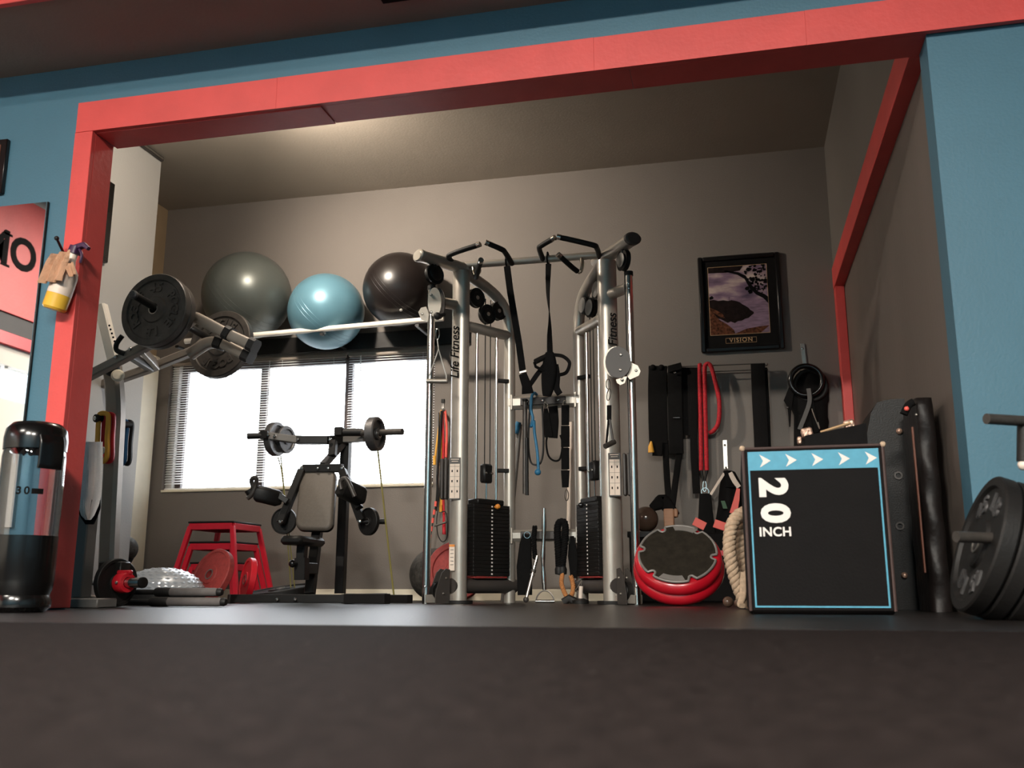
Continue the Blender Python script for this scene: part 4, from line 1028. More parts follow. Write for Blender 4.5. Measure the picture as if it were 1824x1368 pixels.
    B().box(cP + fx * 0.0036 + V((0, 0, -0.016)), (0.0014, 0.0008, hP_ - 0.05), 0, Rp).build('grid_line', 'dark_grey', pl)
    for k in range(2): B().box(cP + fx * 0.0028 + V((0, 0, 0.117 - 0.012 * k)), (0.05 - 0.01 * k, 0.0008, 0.004), 0, Rp).build('heading_line', 'paper', pl)
    # ribbed side bin beside the placard
    for k in range(2):
        B().box(cP + V((s * (0.058 + 0.024 * k), 0.02, 0.0)), (0.02, 0.05, 0.25), 0.006).build('side_rib', 'dark_grey', t)
    # maker lettering up the post
    face = V((X(0.47), 5.65, 0)) + V((0, 0, 0))
    if s < 0: cT = at(811, 628, 5.587)
    else: cT = at(1092, 606, 5.587)
    zf = V((0.12 if s < 0 else 0.1, -1, 0)).normalized()
    B().text('Life Fitness', 0.075, lettermat(V((0, 0, 1)), V((-1, -0.1, 0)).normalized(), zf, V((cT.x, 5.585, cT.z))), 0.0008, 0.0012, shear=0.25).build('lettering', 'ink_black', t)
    # pin lugs on the rear post
    for z in (0.83, 1.42): B().bar(V((X(0.232), 5.97, z)), V((X(0.31), 5.93, z)), 0.03, 0.025).build('stop_lug', 'black_rubber', t)
tower(-1); tower(1)
B().rod(V((XC - 0.47, 5.65, 2.13)), V((XC + 0.47, 5.65, 2.13)), 0.023, 18).build('pullup_bar', 'silver_paint', t)
for z, hgt_ in ((at(972, 716, 6.0).z, 0.085), (at(972, 954, 6.0).z, 0.075)):
    cb_ = B().bar(V((XC - 0.23, 5.995, z)), V((XC + 0.23, 5.995, z)), 0.07, hgt_, bev=0.02).build('cross_member', 'silver_paint', t)
    B().box(V((XC, 5.955, z)), (0.30, 0.008, 0.05), 0.003).build('hook_plate', 'dark_grey', cb_)
    for x in (-0.1, 0.0, 0.1): bolt(B(), V((XC + x, 5.951, z)), (0, -1, 0), 0.009).build('hook_bolt', 'chrome', cb_)
    for x in (-0.21, 0.21):
        B().box(V((XC + x, 5.957, z)), (0.014, 0.006, 0.10), 0.002).build('end_bracket', 'silver_plate', cb_)
# pull-up handles
def grip(pts, depths, tip_at_end=True):
    ps = [at(u, v, d_) for (u, v), d_ in zip(pts, depths)]
    sp = smooth_path(ps, 6)
    g = B().tube(sp, 0.0165, 12).build('pullup_grip', 'black_rubber', t)
    e = ps[-1]; dd = (ps[-1] - sp[-4]).normalized()
    B().rod(e - dd * 0.001, e + dd * 0.022, 0.0175, 12).build('grip_tip', 'chrome', g)
grip([(816, 476), (800, 460), (806, 452), (850, 437)], [5.64, 5.5, 5.45, 5.4])
grip([(912, 470), (900, 450), (893, 444), (870, 434)], [5.64, 5.5, 5.45, 5.4])
grip([(848, 494), (851, 482), (856, 466)], [5.64, 5.5, 5.38])
grip([(967, 462), (961, 444), (964, 438), (984, 426)], [5.64, 5.5, 5.45, 5.4])
grip([(1068, 458), (1063, 442), (1054, 436), (998, 423)], [5.64, 5.5, 5.45, 5.4])
grip([(1028, 483), (1018, 475), (998, 457)], [5.5, 5.45, 5.38])
B().tube(smooth_path([at(1036, 456, 5.65), at(1037, 474, 5.62), at(1033, 484, 5.55), at(1026, 482, 5.5)], 4), 0.014, 10).build('grip_hook', 'chrome', t)
B().tube(smooth_path([at(844, 472, 5.65), at(844, 486, 5.64), at(849, 494, 5.62)], 4), 0.014, 10).build('grip_hook', 'chrome', t)
# trolleys on the guide poles
def plate2(pts, Y, material, name, parent, th=0.008):
    return B().prism([at(u, v, Y) for u, v in pts], V((0, th, 0))).build(name, material, parent)
def ring_px(cu, cv, ru, rv, n=20, rot=0.0):
    return [(cu + ru * math.cos(2 * PI * i / n) * math.cos(rot) - rv * math.sin(2 * PI * i / n) * math.sin(rot), cv + ru * math.cos(2 * PI * i / n) * math.sin(rot) + rv * math.sin(2 * PI * i / n) * math.cos(rot)) for i in range(n)]
tr = plate2(ring_px(774, 538, 12, 26), 5.42, 'silver_plate', 'trolley_plate', t)
plate2(ring_px(782, 540, 10, 27), 5.47, 'dark_grey', 'trolley_back', t, 0.02)
plate2([(745, 556), (750, 548), (759, 546), (764, 560), (762, 573), (750, 569)], 5.44, 'silver_plate', 'trolley_cheek', t)
for (u, v) in ((768, 525), (768, 556)): bolt(B(), at(u, v, 5.419), (0, -1, 0), 0.009).build('bolt', 'steel', tr)
bolt(B(), at(752, 559, 5.439), (0, -1, 0), 0.009).build('bolt', 'steel', tr)
B().ball(at(779, 563, 5.40), 0.024, 14, 8).build('cable_stop', 'black_rubber', t)
B().rod(at(779, 563, 5.40), at(792, 560, 5.44), 0.012, 8).build('trolley_pin', 'black_rubber', t)
tr2 = plate2(ring_px(1101, 645, 23, 28), 5.40, 'dark_grey', 'trolley_plate', t)
plate2(ring_px(1097, 645, 22, 28), 5.43, 'silver_plate', 'trolley_back', t, 0.02)
plate2([(1116, 650), (1122, 645), (1136, 651), (1141, 661), (1138, 669), (1122, 676), (1117, 670)], 5.43, 'silver_plate', 'trolley_cheek', t)
plate2([(1097, 676), (1117, 670), (1113, 682), (1105, 686), (1099, 682)], 5.41, 'silver_plate', 'trolley_cheek', t)
for (u, v) in ((1106, 632), (1105, 659), (1108, 676)): bolt(B(), at(u, v, 5.40), (0, -1, 0), 0.009).build('bolt', 'steel', tr2)
bolt(B(), at(1133, 660, 5.43), (0, -1, 0), 0.009).build('bolt', 'steel', tr2)
B().rod(at(1119, 645, 5.48), at(1120, 674, 5.48), 0.03, 16).build('trolley_sleeve', 'chrome', t)
# warning label low on the left post
wl = at(805, 993, 5.585)
w_ = B().box(wl, (0.034, 0.003, 0.155)).build('warning_label', 'paper', t)
B().box(wl + V((0, -0.0018, 0.07)), (0.034, 0.001, 0.014)).build('label_heading', 'orange', w_)
for k in range(5): B().box(wl + V((0, -0.0018, 0.045 - 0.022 * k)), (0.02, 0.001, 0.003)).build('label_line', 'dark_grey', w_)

# ---- attachments on the cables
def carabiner(p, h, parent, ang=0.0):
    pts = [p + V((0.012 * math.sin(a * 2 * PI / 14 + ang), 0.004, -h / 2 + h / 2 * math.cos(a * 2 * PI / 14))) for a in range(14)]
    return B().tube(pts, 0.003, 6, closed=True).build('carabiner', 'chrome', parent)
t = thing('stirrup_handle', at(780, 681, 5.40), 'steel stirrup handle hanging from the left cable', 'handle')
carabiner(at(779, 585, 5.40), 0.07, t)
B().tube([at(779, 606, 5.40), at(781, 622, 5.40), at(765, 668, 5.40), at(763, 679, 5.40)], 0.004, 8).build('stirrup_side', 'steel', t)
B().tube([at(781, 622, 5.40), at(795, 668, 5.40), at(795, 679, 5.40)], 0.004, 8).build('stirrup_side', 'steel', t)
B().rod(at(760, 679, 5.40), at(797, 679, 5.40), 0.0145, 12).build('hand_tube', 'steel', t)
t = thing('cable_strap', at(1085, 795, 5.40), 'black strap grip hanging from the right cable', 'strap')
carabiner(at(1083, 675, 5.40), 0.06, t); carabiner(at(1084, 692, 5.40), 0.07, t, 0.5)
B().sweep([at(1085, 722, 5.40), at(1085, 748, 5.40)], rect(0.026, 0.01, 0.002), up=(0, 1, 0)).build('strap_top', 'black_web', t)
B().sweep([at(1084, 747, 5.40), at(1080, 792, 5.39)], rect(0.01, 0.02, 0.002), up=(0, 1, 0)).build('strap_leg', 'black_web', t)
B().sweep([at(1086, 747, 5.40), at(1092, 786, 5.41)], rect(0.012, 0.02, 0.002), up=(0, 1, 0)).build('strap_leg', 'dark_grey', t)
B().rod(at(1078, 795, 5.36), at(1094, 787, 5.42), 0.016, 12).build('hand_tube', 'iron', t)
t = thing('suspension_strap', at(935, 710, 5.7), 'long black suspension strap slanting down from the left of the pull-up bar', 'strap', 'suspension straps on the pull-up bar')
def wrap(u, v, Y):
    c = at(u, v, Y); n = 14
    return [c + V((0, 0.028 * math.cos(a * 2 * PI / n), 0.028 * math.sin(a * 2 * PI / n))) for a in range(n)]
B().sweep([V((at(903, 470, 5.65).x, p.y, p.z)) for p in [V((0, 5.65 + 0.030 * math.cos(a * PI / 7), 2.13 + 0.030 * math.sin(a * PI / 7))) for a in range(14)]], rect(0.036, 0.006, 0.001), up=(1, 0, 0), closed=True).build('bar_loop', 'black_web', t)
B().sweep([at(903, 474, 5.615), at(909, 520, 5.63), at(924, 610, 5.66), at(931, 661, 5.68)], rect(0.042, 0.006, 0.001), up=(0, 1, 0)).build('webbing', 'black_web', t)
B().bar(at(926, 664, 5.675), at(938, 661, 5.675), 0.018, 0.018).build('buckle', 'steel', t)
B().sweep([at(931, 666, 5.68), at(938, 686, 5.68), at(940, 701, 5.70)], rect(0.05, 0.01, 0.002), up=(0, 1, 0), scale=[1, 1.2, 1.5]).build('webbing_end', 'black_web', t)
t = thing('suspension_strap', at(978, 700, 5.7), 'black suspension strap hanging straight from the pull-up bar with its handles', 'strap', 'suspension straps on the pull-up bar')
B().sweep([V((at(976, 466, 5.65).x, 5.65 + 0.030 * math.cos(a * PI / 7), 2.13 + 0.030 * math.sin(a * PI / 7))) for a in range(14)], rect(0.036, 0.006, 0.001), up=(1, 0, 0), closed=True).build('bar_loop', 'black_web', t)
B().sweep(smooth_path([at(977, 470, 5.615), at(976, 520, 5.64), at(979, 565, 5.66), at(979, 600, 5.68), at(980, 640, 5.68)], 5), rect(0.036, 0.006, 0.001), up=(0, 1, 0), twist=PI * 1.0).build('webbing', 'black_web', t)
B().sweep(smooth_path([at(979, 628, 5.68), at(979, 650, 5.68), at(977, 680, 5.69), at(974, 706, 5.7)], 4), rrect(0.05, 0.03, 0.012), up=(0, 1, 0), scale=lambda q: 1 + 0.9 * math.sin(q * PI)).build('gathered_webbing', 'black_web', t)
B().sweep(smooth_path([at(989, 650, 5.70), at(992, 670, 5.70), at(991, 690, 5.70), at(997, 702, 5.70)], 4), rrect(0.04, 0.02, 0.008), up=(0, 1, 0)).build('gathered_webbing', 'black_web', t)
B().rod(at(972, 635, 5.68), at(954, 644, 5.62), 0.017, 12).build('foam_handle', 'black_rubber', t)
B().sweep([at(952, 645, 5.62), at(954, 653, 5.64), at(972, 662, 5.66)], rect(0.018, 0.005, 0.001), up=(0, 1, 0)).build('foot_strap', 'black_web', t)
B().sweep(smooth_path([at(983, 632, 5.68), at(1001, 634, 5.64), at(1013, 643, 5.62), at(1014, 652, 5.62), at(1008, 664, 5.64), at(995, 668, 5.68)], 5), rect(0.022, 0.006, 0.001), up=(0, 1, 0)).build('foot_strap', 'black_web', t)
B().sweep([at(972, 648, 5.68), at(956, 668, 5.69), at(941, 690, 5.70)], rect(0.03, 0.006, 0.001), up=(0, 1, 0)).build('foot_strap', 'black_web', t)

# ---- accessories hanging from the cross members
YH = 5.925
HK = 'attachments hanging on the upper cross member'
def hung(name, label, cat, loc, group=None): return thing(name, loc, label, cat, group)
t = hung('lat_bar', 'long dark bar hanging at the left of the upper cross member', 'bar', at(935, 880, YH), HK)
B().rod(at(935, 716, YH), at(935, 880, YH), 0.016, 12).build('tube', 'iron', t)
B().rod(at(938, 780, YH - 0.02), at(939, 882, YH - 0.02), 0.011, 10).build('tube', 'black_paint', t)
B().lathe(at(935, 714, YH), (0, 0, 1), [(0.017, -0.002), (0.019, 0.01), (0.0005, 0.016)], 12).build('end_cap', 'black_rubber', t)
t = hung('blue_rope', 'bright blue knotted rope hanging over the upper cross member', 'rope', at(960, 840, YH), HK)
B().tube(smooth_path([at(956, 703, 6.0), at(951, 700, YH + 0.02), at(947, 708, YH), at(946, 730, YH), at(949, 745, YH), at(946, 760, YH), at(951, 750, YH - 0.01), at(952, 770, YH), at(957, 805, YH), at(959, 836, YH)], 5), 0.0095, 10).build('cord', 'blue_rope', t)
B().ball(at(958, 841, YH), 0.021, 14, 8).build('end_knot', 'blue_rope', t)
t = hung('ankle_cuff', 'black webbing cuff with a hanging loop, mid upper cross member', 'strap', at(972, 800, YH), HK)
carabiner(at(972, 716, YH), 0.05, t)
B().sweep([at(972, 728, YH), at(974, 745, YH), at(978, 778, YH)], rect(0.04, 0.012, 0.003), up=(0, 1, 0), scale=[0.6, 1.1, 1.4]).build('cuff_strap', 'black_web', t)
B().sweep(smooth_path([at(975, 776, YH), at(973, 790, YH), at(977, 812, YH), at(988, 821, YH), at(998, 816, YH), at(1002, 790, YH), at(998, 775, YH)], 4), rect(0.012, 0.008, 0.002), up=(0, 1, 0)).build('loop', 'black_web', t)
B().sweep(smooth_path([at(985, 724, YH + 0.01), at(987, 750, YH + 0.01), at(985, 780, YH + 0.01)], 3), rrect(0.06, 0.02, 0.008), up=(0, 1, 0)).build('cuff_pad', 'black_web', t)
t = hung('loop_strap', 'black rubber loop hanging in a curve beside the dark bar', 'strap', at(948, 830, YH + 0.015), HK)
B().sweep(smooth_path([at(944, 722, YH + 0.02), at(941, 780, YH + 0.02), at(944, 818, YH + 0.02), at(952, 828, YH + 0.02), at(964, 822, YH + 0.02), at(968, 790, YH + 0.02), at(966, 724, YH + 0.02)], 5), rect(0.010, 0.02, 0.002), up=(0, 1, 0)).build('loop', 'black_rubber', t)
t = hung('dip_belt', 'black padded belt hanging in segments with a steel clip', 'belt', at(1008, 880, YH), HK)
carabiner(at(1006, 713, YH - 0.006), 0.04, t)
for k, (v0, v1, w) in enumerate(((722, 757, 0.05), (759, 796, 0.055), (798, 836, 0.05), (838, 868, 0.055))):
    B().sweep([at(1007, v0, YH), at(1007, v1, YH)], rrect(w, 0.022, 0.008), up=(0, 1, 0), scale=[1, 1] if k < 3 else [1, 0.75]).build('belt_segment', 'black_web', t)
carabiner(at(1009, 872, YH), 0.07, t)
tag(B().rod(at(1013, 947, 6.9), at(1017, 752, 6.9), 0.017, 14).build('wall_pole', 'white_stick'), 'slim pale pole standing against the wall behind the cable machine', 'pole')
t = hung('foam_stick', 'grey tube with blue end leaning behind the left rear post', 'stick', at(918, 830, 6.3))
B().rod(V((at(896, 1073, 6.3).x, 6.3, 0.002)), at(926, 756, 6.3), 0.018, 12).build('tube', 'grey_paint', t)
B().rod(at(918, 772, 6.27), at(924, 752, 6.27), 0.02, 12).build('blue_end', 'blue_rope', t)
LK = 'attachments hanging on the lower cross member'
t = hung('triceps_strap', 'wide black strap hanging at the left of the lower cross member', 'strap', at(938, 1065, YH), LK)
pts = [at(938, 951, YH), at(936, 970, YH), at(934, 1010, YH), at(935, 1060, YH)]
B().sweep(pts, rrect(0.07, 0.02, 0.008), up=(0, 1, 0), scale=[0.7, 1.1, 1.4, 1.3]).build('strap_body', 'black_web', t)
x_ = at(939, 953, YH - 0.012); B().tube([x_ + V((0.02 * math.cos(a * PI / 8), 0, 0.02 * math.sin(a * PI / 8))) for a in range(16)], 0.003, 6, closed=True).build('steel_ring', 'chrome', t)
def twisted(name, pts, r, material, parent, strands=3, turns=6.0, nseg=4):
    ps = smooth_path(pts, nseg); n = len(ps); xx = None
    L_ = sum((ps[i + 1] - ps[i]).length for i in range(n - 1))
    m = max(12, int(turns * 8)); 
    # resample
    dense = []; acc = 0; seg = []
    for i in range(n - 1): seg.append((ps[i + 1] - ps[i]).length)
    for k in range(m + 1):
        d_ = L_ * k / m; i = 0
        while i < n - 2 and d_ > seg[i]: d_ -= seg[i]; i += 1
        dense.append(ps[i].lerp(ps[i + 1], min(1, d_ / max(1e-9, seg[i]))))
    b = B()
    for q in range(strands):
        path = []; px = None
        for k, p in enumerate(dense):
            tg = (dense[min(k + 1, m)] - dense[max(0, k - 1)]).normalized()
            if px is None: x, y, _ = frame_of(tg)
            else: x = (px - tg * px.dot(tg)).normalized(); y = tg.cross(x)
            px = x; a = 2 * PI * (turns * k / m + q / strands)
            path.append(p + (x * math.cos(a) + y * math.sin(a)) * r * 0.56)
        b.tube(path, r * 0.52, 7)
    o = b.build(name, material, parent, angle=70); return o
t = hung('triceps_rope', 'short black twisted rope left of the chrome bar', 'rope', at(954, 1000, YH), LK)
twisted('rope', [at(953, 938, YH - 0.02), at(951, 960, YH - 0.04), at(953, 995, YH - 0.03)], 0.016, 'black_web', t, turns=5)
t = hung('curl_bar', 'chrome bar with a D-shaped base standing under the lower cross member', 'bar', at(969, 1072, 5.86), LK)
B().sweep(smooth_path([at(969, 905, 5.86), at(969, 950, 5.86), at(967, 990, 5.86), at(968, 1020, 5.86), at(970, 1052, 5.86)], 4), circ(0.011, 12), scale=lambda q: 1 + 0.35 * math.sin(q * PI * 3) ** 2).build('shaft', 'chrome', t)
yD = 5.84
dp = [at(955, 1070, yD), at(957, 1062, yD), at(964, 1054, yD), at(971, 1052, yD), at(979, 1055, yD), at(985, 1063, yD), at(987, 1070, yD)]
B().tube(smooth_path(dp, 4), 0.0045, 8).build('d_hoop', 'steel', t)
B().rod(at(954, 1071, yD), at(988, 1071, yD), 0.010, 12).build('foot_bar', 'chrome', t)
t = hung('knurled_bar', 'short knurled steel bar leaning under the lower cross member', 'bar', at(937, 1072, 5.82), LK)
a_, b_2 = at(937, 1068, 5.80), at(957, 990, 5.86)
B().rod(a_, b_2, 0.0105, 12).build('shaft', 'steel', t)
m_ = a_.lerp(b_2, 0.62); B().rod(m_, a_.lerp(b_2, 0.68), 0.017, 12).build('sleeve_ring', 'iron', t)
for k in range(8): B().rod(a_.lerp(b_2, 0.70 + 0.034 * k), a_.lerp(b_2, 0.70 + 0.034 * k + 0.012), 0.0122, 10).build('knurl_ring', 'chrome', t)
B().rod(a_.lerp(b_2, 0.54), a_.lerp(b_2, 0.58), 0.0155, 12).build('sleeve_ring', 'steel', t)
B().ball(a_, 0.018, 12, 8).build('end_ball', 'iron', t)
t = hung('triceps_rope', 'thick black twisted rope doubled over the lower cross member', 'rope', at(998, 1010, YH), LK)
twisted('rope', [at(996, 1010, YH - 0.03), at(994, 975, YH - 0.04), at(993, 940, YH - 0.04), at(999, 929, YH - 0.02), at(1007, 936, YH - 0.03), at(1005, 975, YH - 0.03), at(1001, 1012, YH - 0.03)], 0.022, 'black_web', t, turns=14)
for u in (996, 1002): B().lathe(at(u, 1014, YH - 0.03), (0, 0, 1), [(0.0005, -0.035), (0.026, -0.03), (0.028, 0.0), (0.02, 0.02), (0.0005, 0.022)], 14).build('rubber_stop', 'black_rubber', t)
t = hung('rope_loop', 'tan twisted rope loop with a black end on the floor', 'rope', at(1012, 1072, 5.86), LK)
twisted('rope', [at(1002, 1022, 5.88), at(1000, 1038, 5.87), at(1004, 1052, 5.86), at(1010, 1063, 5.85), at(1018, 1060, 5.85), at(1021, 1045, 5.87), at(1017, 1026, 5.88)], 0.014, 'rope_orange', t, turns=9)
B().sweep([at(1004, 1073, 5.84), at(1014, 1066, 5.84), at(1024, 1072, 5.84)], rrect(0.05, 0.045, 0.015), up=(0, 1, 0)).build('rubber_end', 'black_rubber', t)
t = hung('ab_strap', 'black padded sling hanging at the right of the lower cross member', 'strap', at(1015, 1000, YH), LK)
carabiner(at(1011, 952, YH - 0.01), 0.06, t)
B().sweep([at(1018, 955, YH + 0.01), at(1021, 990, YH + 0.01), at(1022, 1030, YH + 0.01)], rrect(0.05, 0.016, 0.006), up=(0, 1, 0), scale=[0.6, 1.3, 0.8]).build('sling', 'black_web', t)
t = hung('swivel_handle', 'small white stub handle with a wire standing by the right weight stack', 'handle', at(1034, 1068, 5.8))
B().rod(at(1034, 1066, 5.82), at(1035, 1044, 5.82), 0.013, 12).build('grip', 'white_stick', t)
B().tube(smooth_path([at(1035, 1042, 5.82), at(1036, 1034, 5.82), at(1030, 1044, 5.82), at(1024, 1052, 5.83)], 4), 0.003, 6).build('wire', 'steel', t)
B().lathe(V((at(1034, 1066, 5.82).x, 5.82, 0)), (0, 0, 1), [(0.0005, 0.0005), (0.05, 0.0005), (0.05, 0.02), (0.02, at(1034, 1066, 5.82).z), (0.0005, at(1034, 1066, 5.82).z)], 16).build('foot', 'black_rubber', t)

# ---- bands on a wall hook behind the left tower
YK = 6.93
t = thing('wall_hook', at(789, 720, YK), 'grey wall hook carrying jump ropes left of the cable machine', 'hook')
B().sweep(smooth_path([at(789, 712, YB - 0.006), at(789, 728, YB - 0.006), at(790, 733, YK - 0.03), at(790, 729, YK - 0.05)], 3), rect(0.022, 0.006, 0.001), up=(0, 1, 0)).build('hook_arm', 'grey_paint', t)
B().box(at(789, 714, YB - 0.005), (0.026, 0.008, 0.03), 0.002).build('hook_cap', 'black_paint', t)
JG = 'ropes and tubes on the wall hook'
def tubing(name, pts, r, material, label, Yc, handle=None):
    t = thing(name, at(*pts[-1], Yc), label, 'rope', JG)
    B().tube(smooth_path([at(u, v, Yc) for u, v in pts], 5), r, 8).build('tube', material, t)
    if handle:
        B().rod(at(*handle[0], Yc), at(*handle[1], Yc), 0.013, 10).build('handle', handle[2], t)
tubing('exercise_tube', [(787, 731), (788, 780), (785, 830), (787, 900)], 0.010, 'yellow', 'yellow exercise tube hanging longest on the wall hook', 6.90, ((785, 884), (785, 912), 'yellow'))
tubing('exercise_tube', [(788, 731), (790, 790), (789, 850), (791, 930)], 0.010, 'red_bright', 'red exercise tube hanging on the wall hook', 6.89, ((791, 930), (791, 952), 'red_bright'))
tubing('exercise_tube', [(793, 731), (796, 770), (794, 815)], 0.010, 'coral', 'pink exercise tube at the right of the wall hook', 6.90, ((795, 790), (794, 815), 'coral'))
tubing('exercise_tube', [(786, 731), (782, 760), (777, 800), (774, 826)], 0.008, 'yellow', 'thin yellow tube swinging left on the wall hook', 6.88, ((774, 812), (774, 828), 'yellow'))
tubing('exercise_tube', [(787, 732), (783, 790), (779, 850), (780, 880), (776, 910)], 0.011, 'black_rubber', 'black exercise tube hanging on the wall hook', 6.87)
t = thing('jump_rope', at(770, 970, 6.86), 'black and red beaded jump rope hanging low by the guide pole', 'rope', JG)
jp = smooth_path([at(782, 735, 6.86), at(780, 820, 6.86), at(777, 890, 6.86), at(771, 930, 6.86), at(764, 968, 6.86)], 6)
B().tube(jp, 0.005, 6).build('cord', 'black_rubber', t)
for k in range(6):
    p = at(776.5 - 12.5 * k / 5, 893 + 74 * k / 5, 6.86); q = at(775.5 - 12.5 * k / 5, 902 + 74 * k / 5, 6.86); B().rod(p, q, 0.010, 8).build('bead', 'coral', t)
t = thing('jump_rope', at(788, 965, 6.84), 'black wire jump rope looping below the red tube', 'rope', JG)
B().tube(smooth_path([at(785, 740, 6.84), at(783, 880, 6.84), at(778, 925, 6.84), at(780, 952, 6.84), at(788, 965, 6.84), at(796, 955, 6.84), at(795, 915, 6.84), at(786, 912, 6.84)], 5), 0.004, 6).build('cord', 'black_rubber', t)
B().rod(at(774, 937, 6.83), at(795, 930, 6.83), 0.008, 8).build('handle', 'iron', t)
rc = at(800, 1030, 6.45)
disc_plate('weight_plate', V((rc.x + 0.05, 6.45, 0.206)), V((0.15, -0.96, 0.22)), 0.205, 0.05, 'red_rubber', 'dull red plate leaning behind the left post of the cable machine', lip=0.2, hub=0.07)
gb = at(776, 975, 6.78)
tag(B().ball(V((gb.x, 6.78, 0.19)), 0.188, 36, 20).build('medicine_ball', 'ball_mottled'), 'grey ball on the floor behind the dull red plate', 'ball')

# ================================================================== RIGHT SIDE
# ---- framed seascape
YP = 6.985
p0, p1, p2, p3 = at(1241, 460, YP), at(1389, 449, YP), at(1397, 621, YP), at(1251, 630, YP)
px0_, px1_, pz0_, pz1_ = (p0.x + p3.x) / 2, (p1.x + p2.x) / 2, (p2.z + p3.z) / 2, (p0.z + p1.z) / 2
t = thing('framed_print', V(((px0_ + px1_) / 2, YB, pz0_)), 'black framed seascape print with a gold word plate on the back wall', 'picture')
fw_ = 0.035
for (a, c) in (((px0_, pz0_), (px0_ + fw_, pz1_)), ((px1_ - fw_, pz0_), (px1_, pz1_)), ((px0_ + fw_, pz0_), (px1_ - fw_, pz0_ + fw_)), ((px0_ + fw_, pz1_ - fw_), (px1_ - fw_, pz1_))):
    B().span((a[0], YB - 0.034, a[1]), (c[0], YB - 0.001, c[1]), 0.008).build('frame_rail', 'frame_black', t)
B().span((px0_ + fw_, YB - 0.014, pz0_ + fw_), (px1_ - fw_, YB - 0.004, pz1_ - fw_)).build('mount', 'black_matte', t)
i0, i1, i2, i3 = at(1260, 478, YP), at(1364, 470, YP), at(1372, 591, YP), at(1267, 598, YP)
ix0, ix1, iz0, iz1 = (i0.x + i3.x) / 2, (i1.x + i2.x) / 2, (i2.z + i3.z) / 2, (i0.z + i1.z) / 2
pr_ = B().span((ix0, YB - 0.0155, iz0), (ix1, YB - 0.0142, iz1)).build('print', 'seascape_print', t)
IW, IH = ix1 - ix0, iz1 - iz0
def ip(x, y, k): return V((ix0 + IW * x, YB - 0.0158 - 0.0003 * k, iz0 + IH * y))
def shape(pts, name, material, k): return B().prism([ip(x, y, k) for x, y in pts], V((0, -0.0003, 0))).build(name, material, pr_)
mat('print_dark', (26, 17, 16), 0.7, var=0.6, scale=30, spec=0.1)
mat('print_rust', (84, 50, 34), 0.7, var=0.8, scale=50, spec=0.1)
mat('print_sea', (122, 98, 116), 0.5, var=0.35, scale=18, stretch=(1, 1, 5))
mat('print_black', (10, 8, 9), 0.7, spec=0.1)
shape([(0, 0), (1, 0), (1, 0.50), (0.5, 0.49), (0, 0.50)], 'sea', 'print_sea', 0)
shape([(0, 0.515), (0.08, 0.52), (0.15, 0.50), (0.24, 0.505), (0.32, 0.49), (0.38, 0.50), (0.45, 0.485), (0.52, 0.46), (0.56, 0.43), (0.60, 0.41), (0.66, 0.375), (0.69, 0.34), (0.75, 0.305), (0.745, 0.28), (0.70, 0.255), (0.66, 0.225), (0.6, 0.215), (0.54, 0.19), (0.47, 0.185), (0.42, 0.16), (0.35, 0.185), (0.30, 0.17), (0.18, 0.23), (0, 0.28)], 'headland', 'print_dark', 1)
shape([(0.02, 0.40), (0.12, 0.36), (0.22, 0.30), (0.26, 0.24), (0.18, 0.26), (0.06, 0.33), (0, 0.36), (0, 0.41)], 'grass_bank', 'print_rust', 2)
shape([(0, 0.56), (0.05, 0.58), (0.08, 0.55), (0.06, 0.53), (0, 0.52)], 'leaf_clump', 'print_black', 2)
shape([(0, 0), (0.42, 0), (0.40, 0.06), (0.30, 0.14), (0.16, 0.22), (0, 0.38)], 'grass_bank', 'print_rust', 2)
shape([(0.4, 0), (0.85, 0), (1, 0.1), (0.82, 0.09), (0.62, 0.07)], 'grass_bank', 'print_rust', 3)
shape([(1.0, 0.42), (0.92, 0.50), (0.80, 0.56), (0.70, 0.66), (0.62, 0.80), (0.50, 0.87), (0.28, 0.93), (0.28, 0.95), (0.52, 0.905), (0.64, 0.85), (0.74, 0.70), (0.84, 0.60), (0.94, 0.56), (1.0, 0.52)], 'tree_trunk', 'print_black', 4)
rnd = random.Random(3)
for k in range(90):
    x, y = 0.63 + 0.36 * rnd.random(), 0.58 + 0.42 * rnd.random()
    if x - 0.62 < (0.8 - y) * 0.5 - 0.05: continue
    w = 0.012 + 0.035 * rnd.random(); hh_ = 0.008 + 0.022 * rnd.random()
    jj = [0.6 + 0.5 * rnd.random() for _ in range(7)]
    shape([(min(1, x + w * jj[a] * math.cos(a * PI / 3.5 + 1)), min(1, y + hh_ * jj[a] * math.sin(a * PI / 3.5 + 1))) for a in range(7)], 'leaf_clump', 'print_black', 5 + (k % 3))
shape([(0.0, 0.92), (0.3, 0.91), (0.55, 0.93), (0.6, 1.0), (0.0, 1.0)], 'leaf_clump', 'print_dark', 4)
shape([(0.34, 0.495), (0.345, 0.495), (0.345, 0.55), (0.34, 0.55)], 'lighthouse', 'print_dark', 6)
gl = 0.003
for a, c in (((ix0, iz0 - gl), (ix1, iz0)), ((ix0, iz1), (ix1, iz1 + gl)), ((ix0 - gl, iz0 - gl), (ix0, iz1 + gl)), ((ix1, iz0 - gl), (ix1 + gl, iz1 + gl))):
    B().span((a[0], YB - 0.0158, a[1]), (c[0], YB - 0.0142, c[1])).build('gold_line', 'gold', t)
vc = at(1320, 605.5, YP)
B().text('VISION', 0.044, lettermat(V((1, 0, 0)), V((0, 0, 1)), V((0, -1, 0)), V((vc.x, YB - 0.0152, vc.z))), 0.0006, 0.0006, spacing=1.25).build('title_word', 'gold', t)
v0, v1 = at(1293, 612, YP), at(1347, 600, YP)
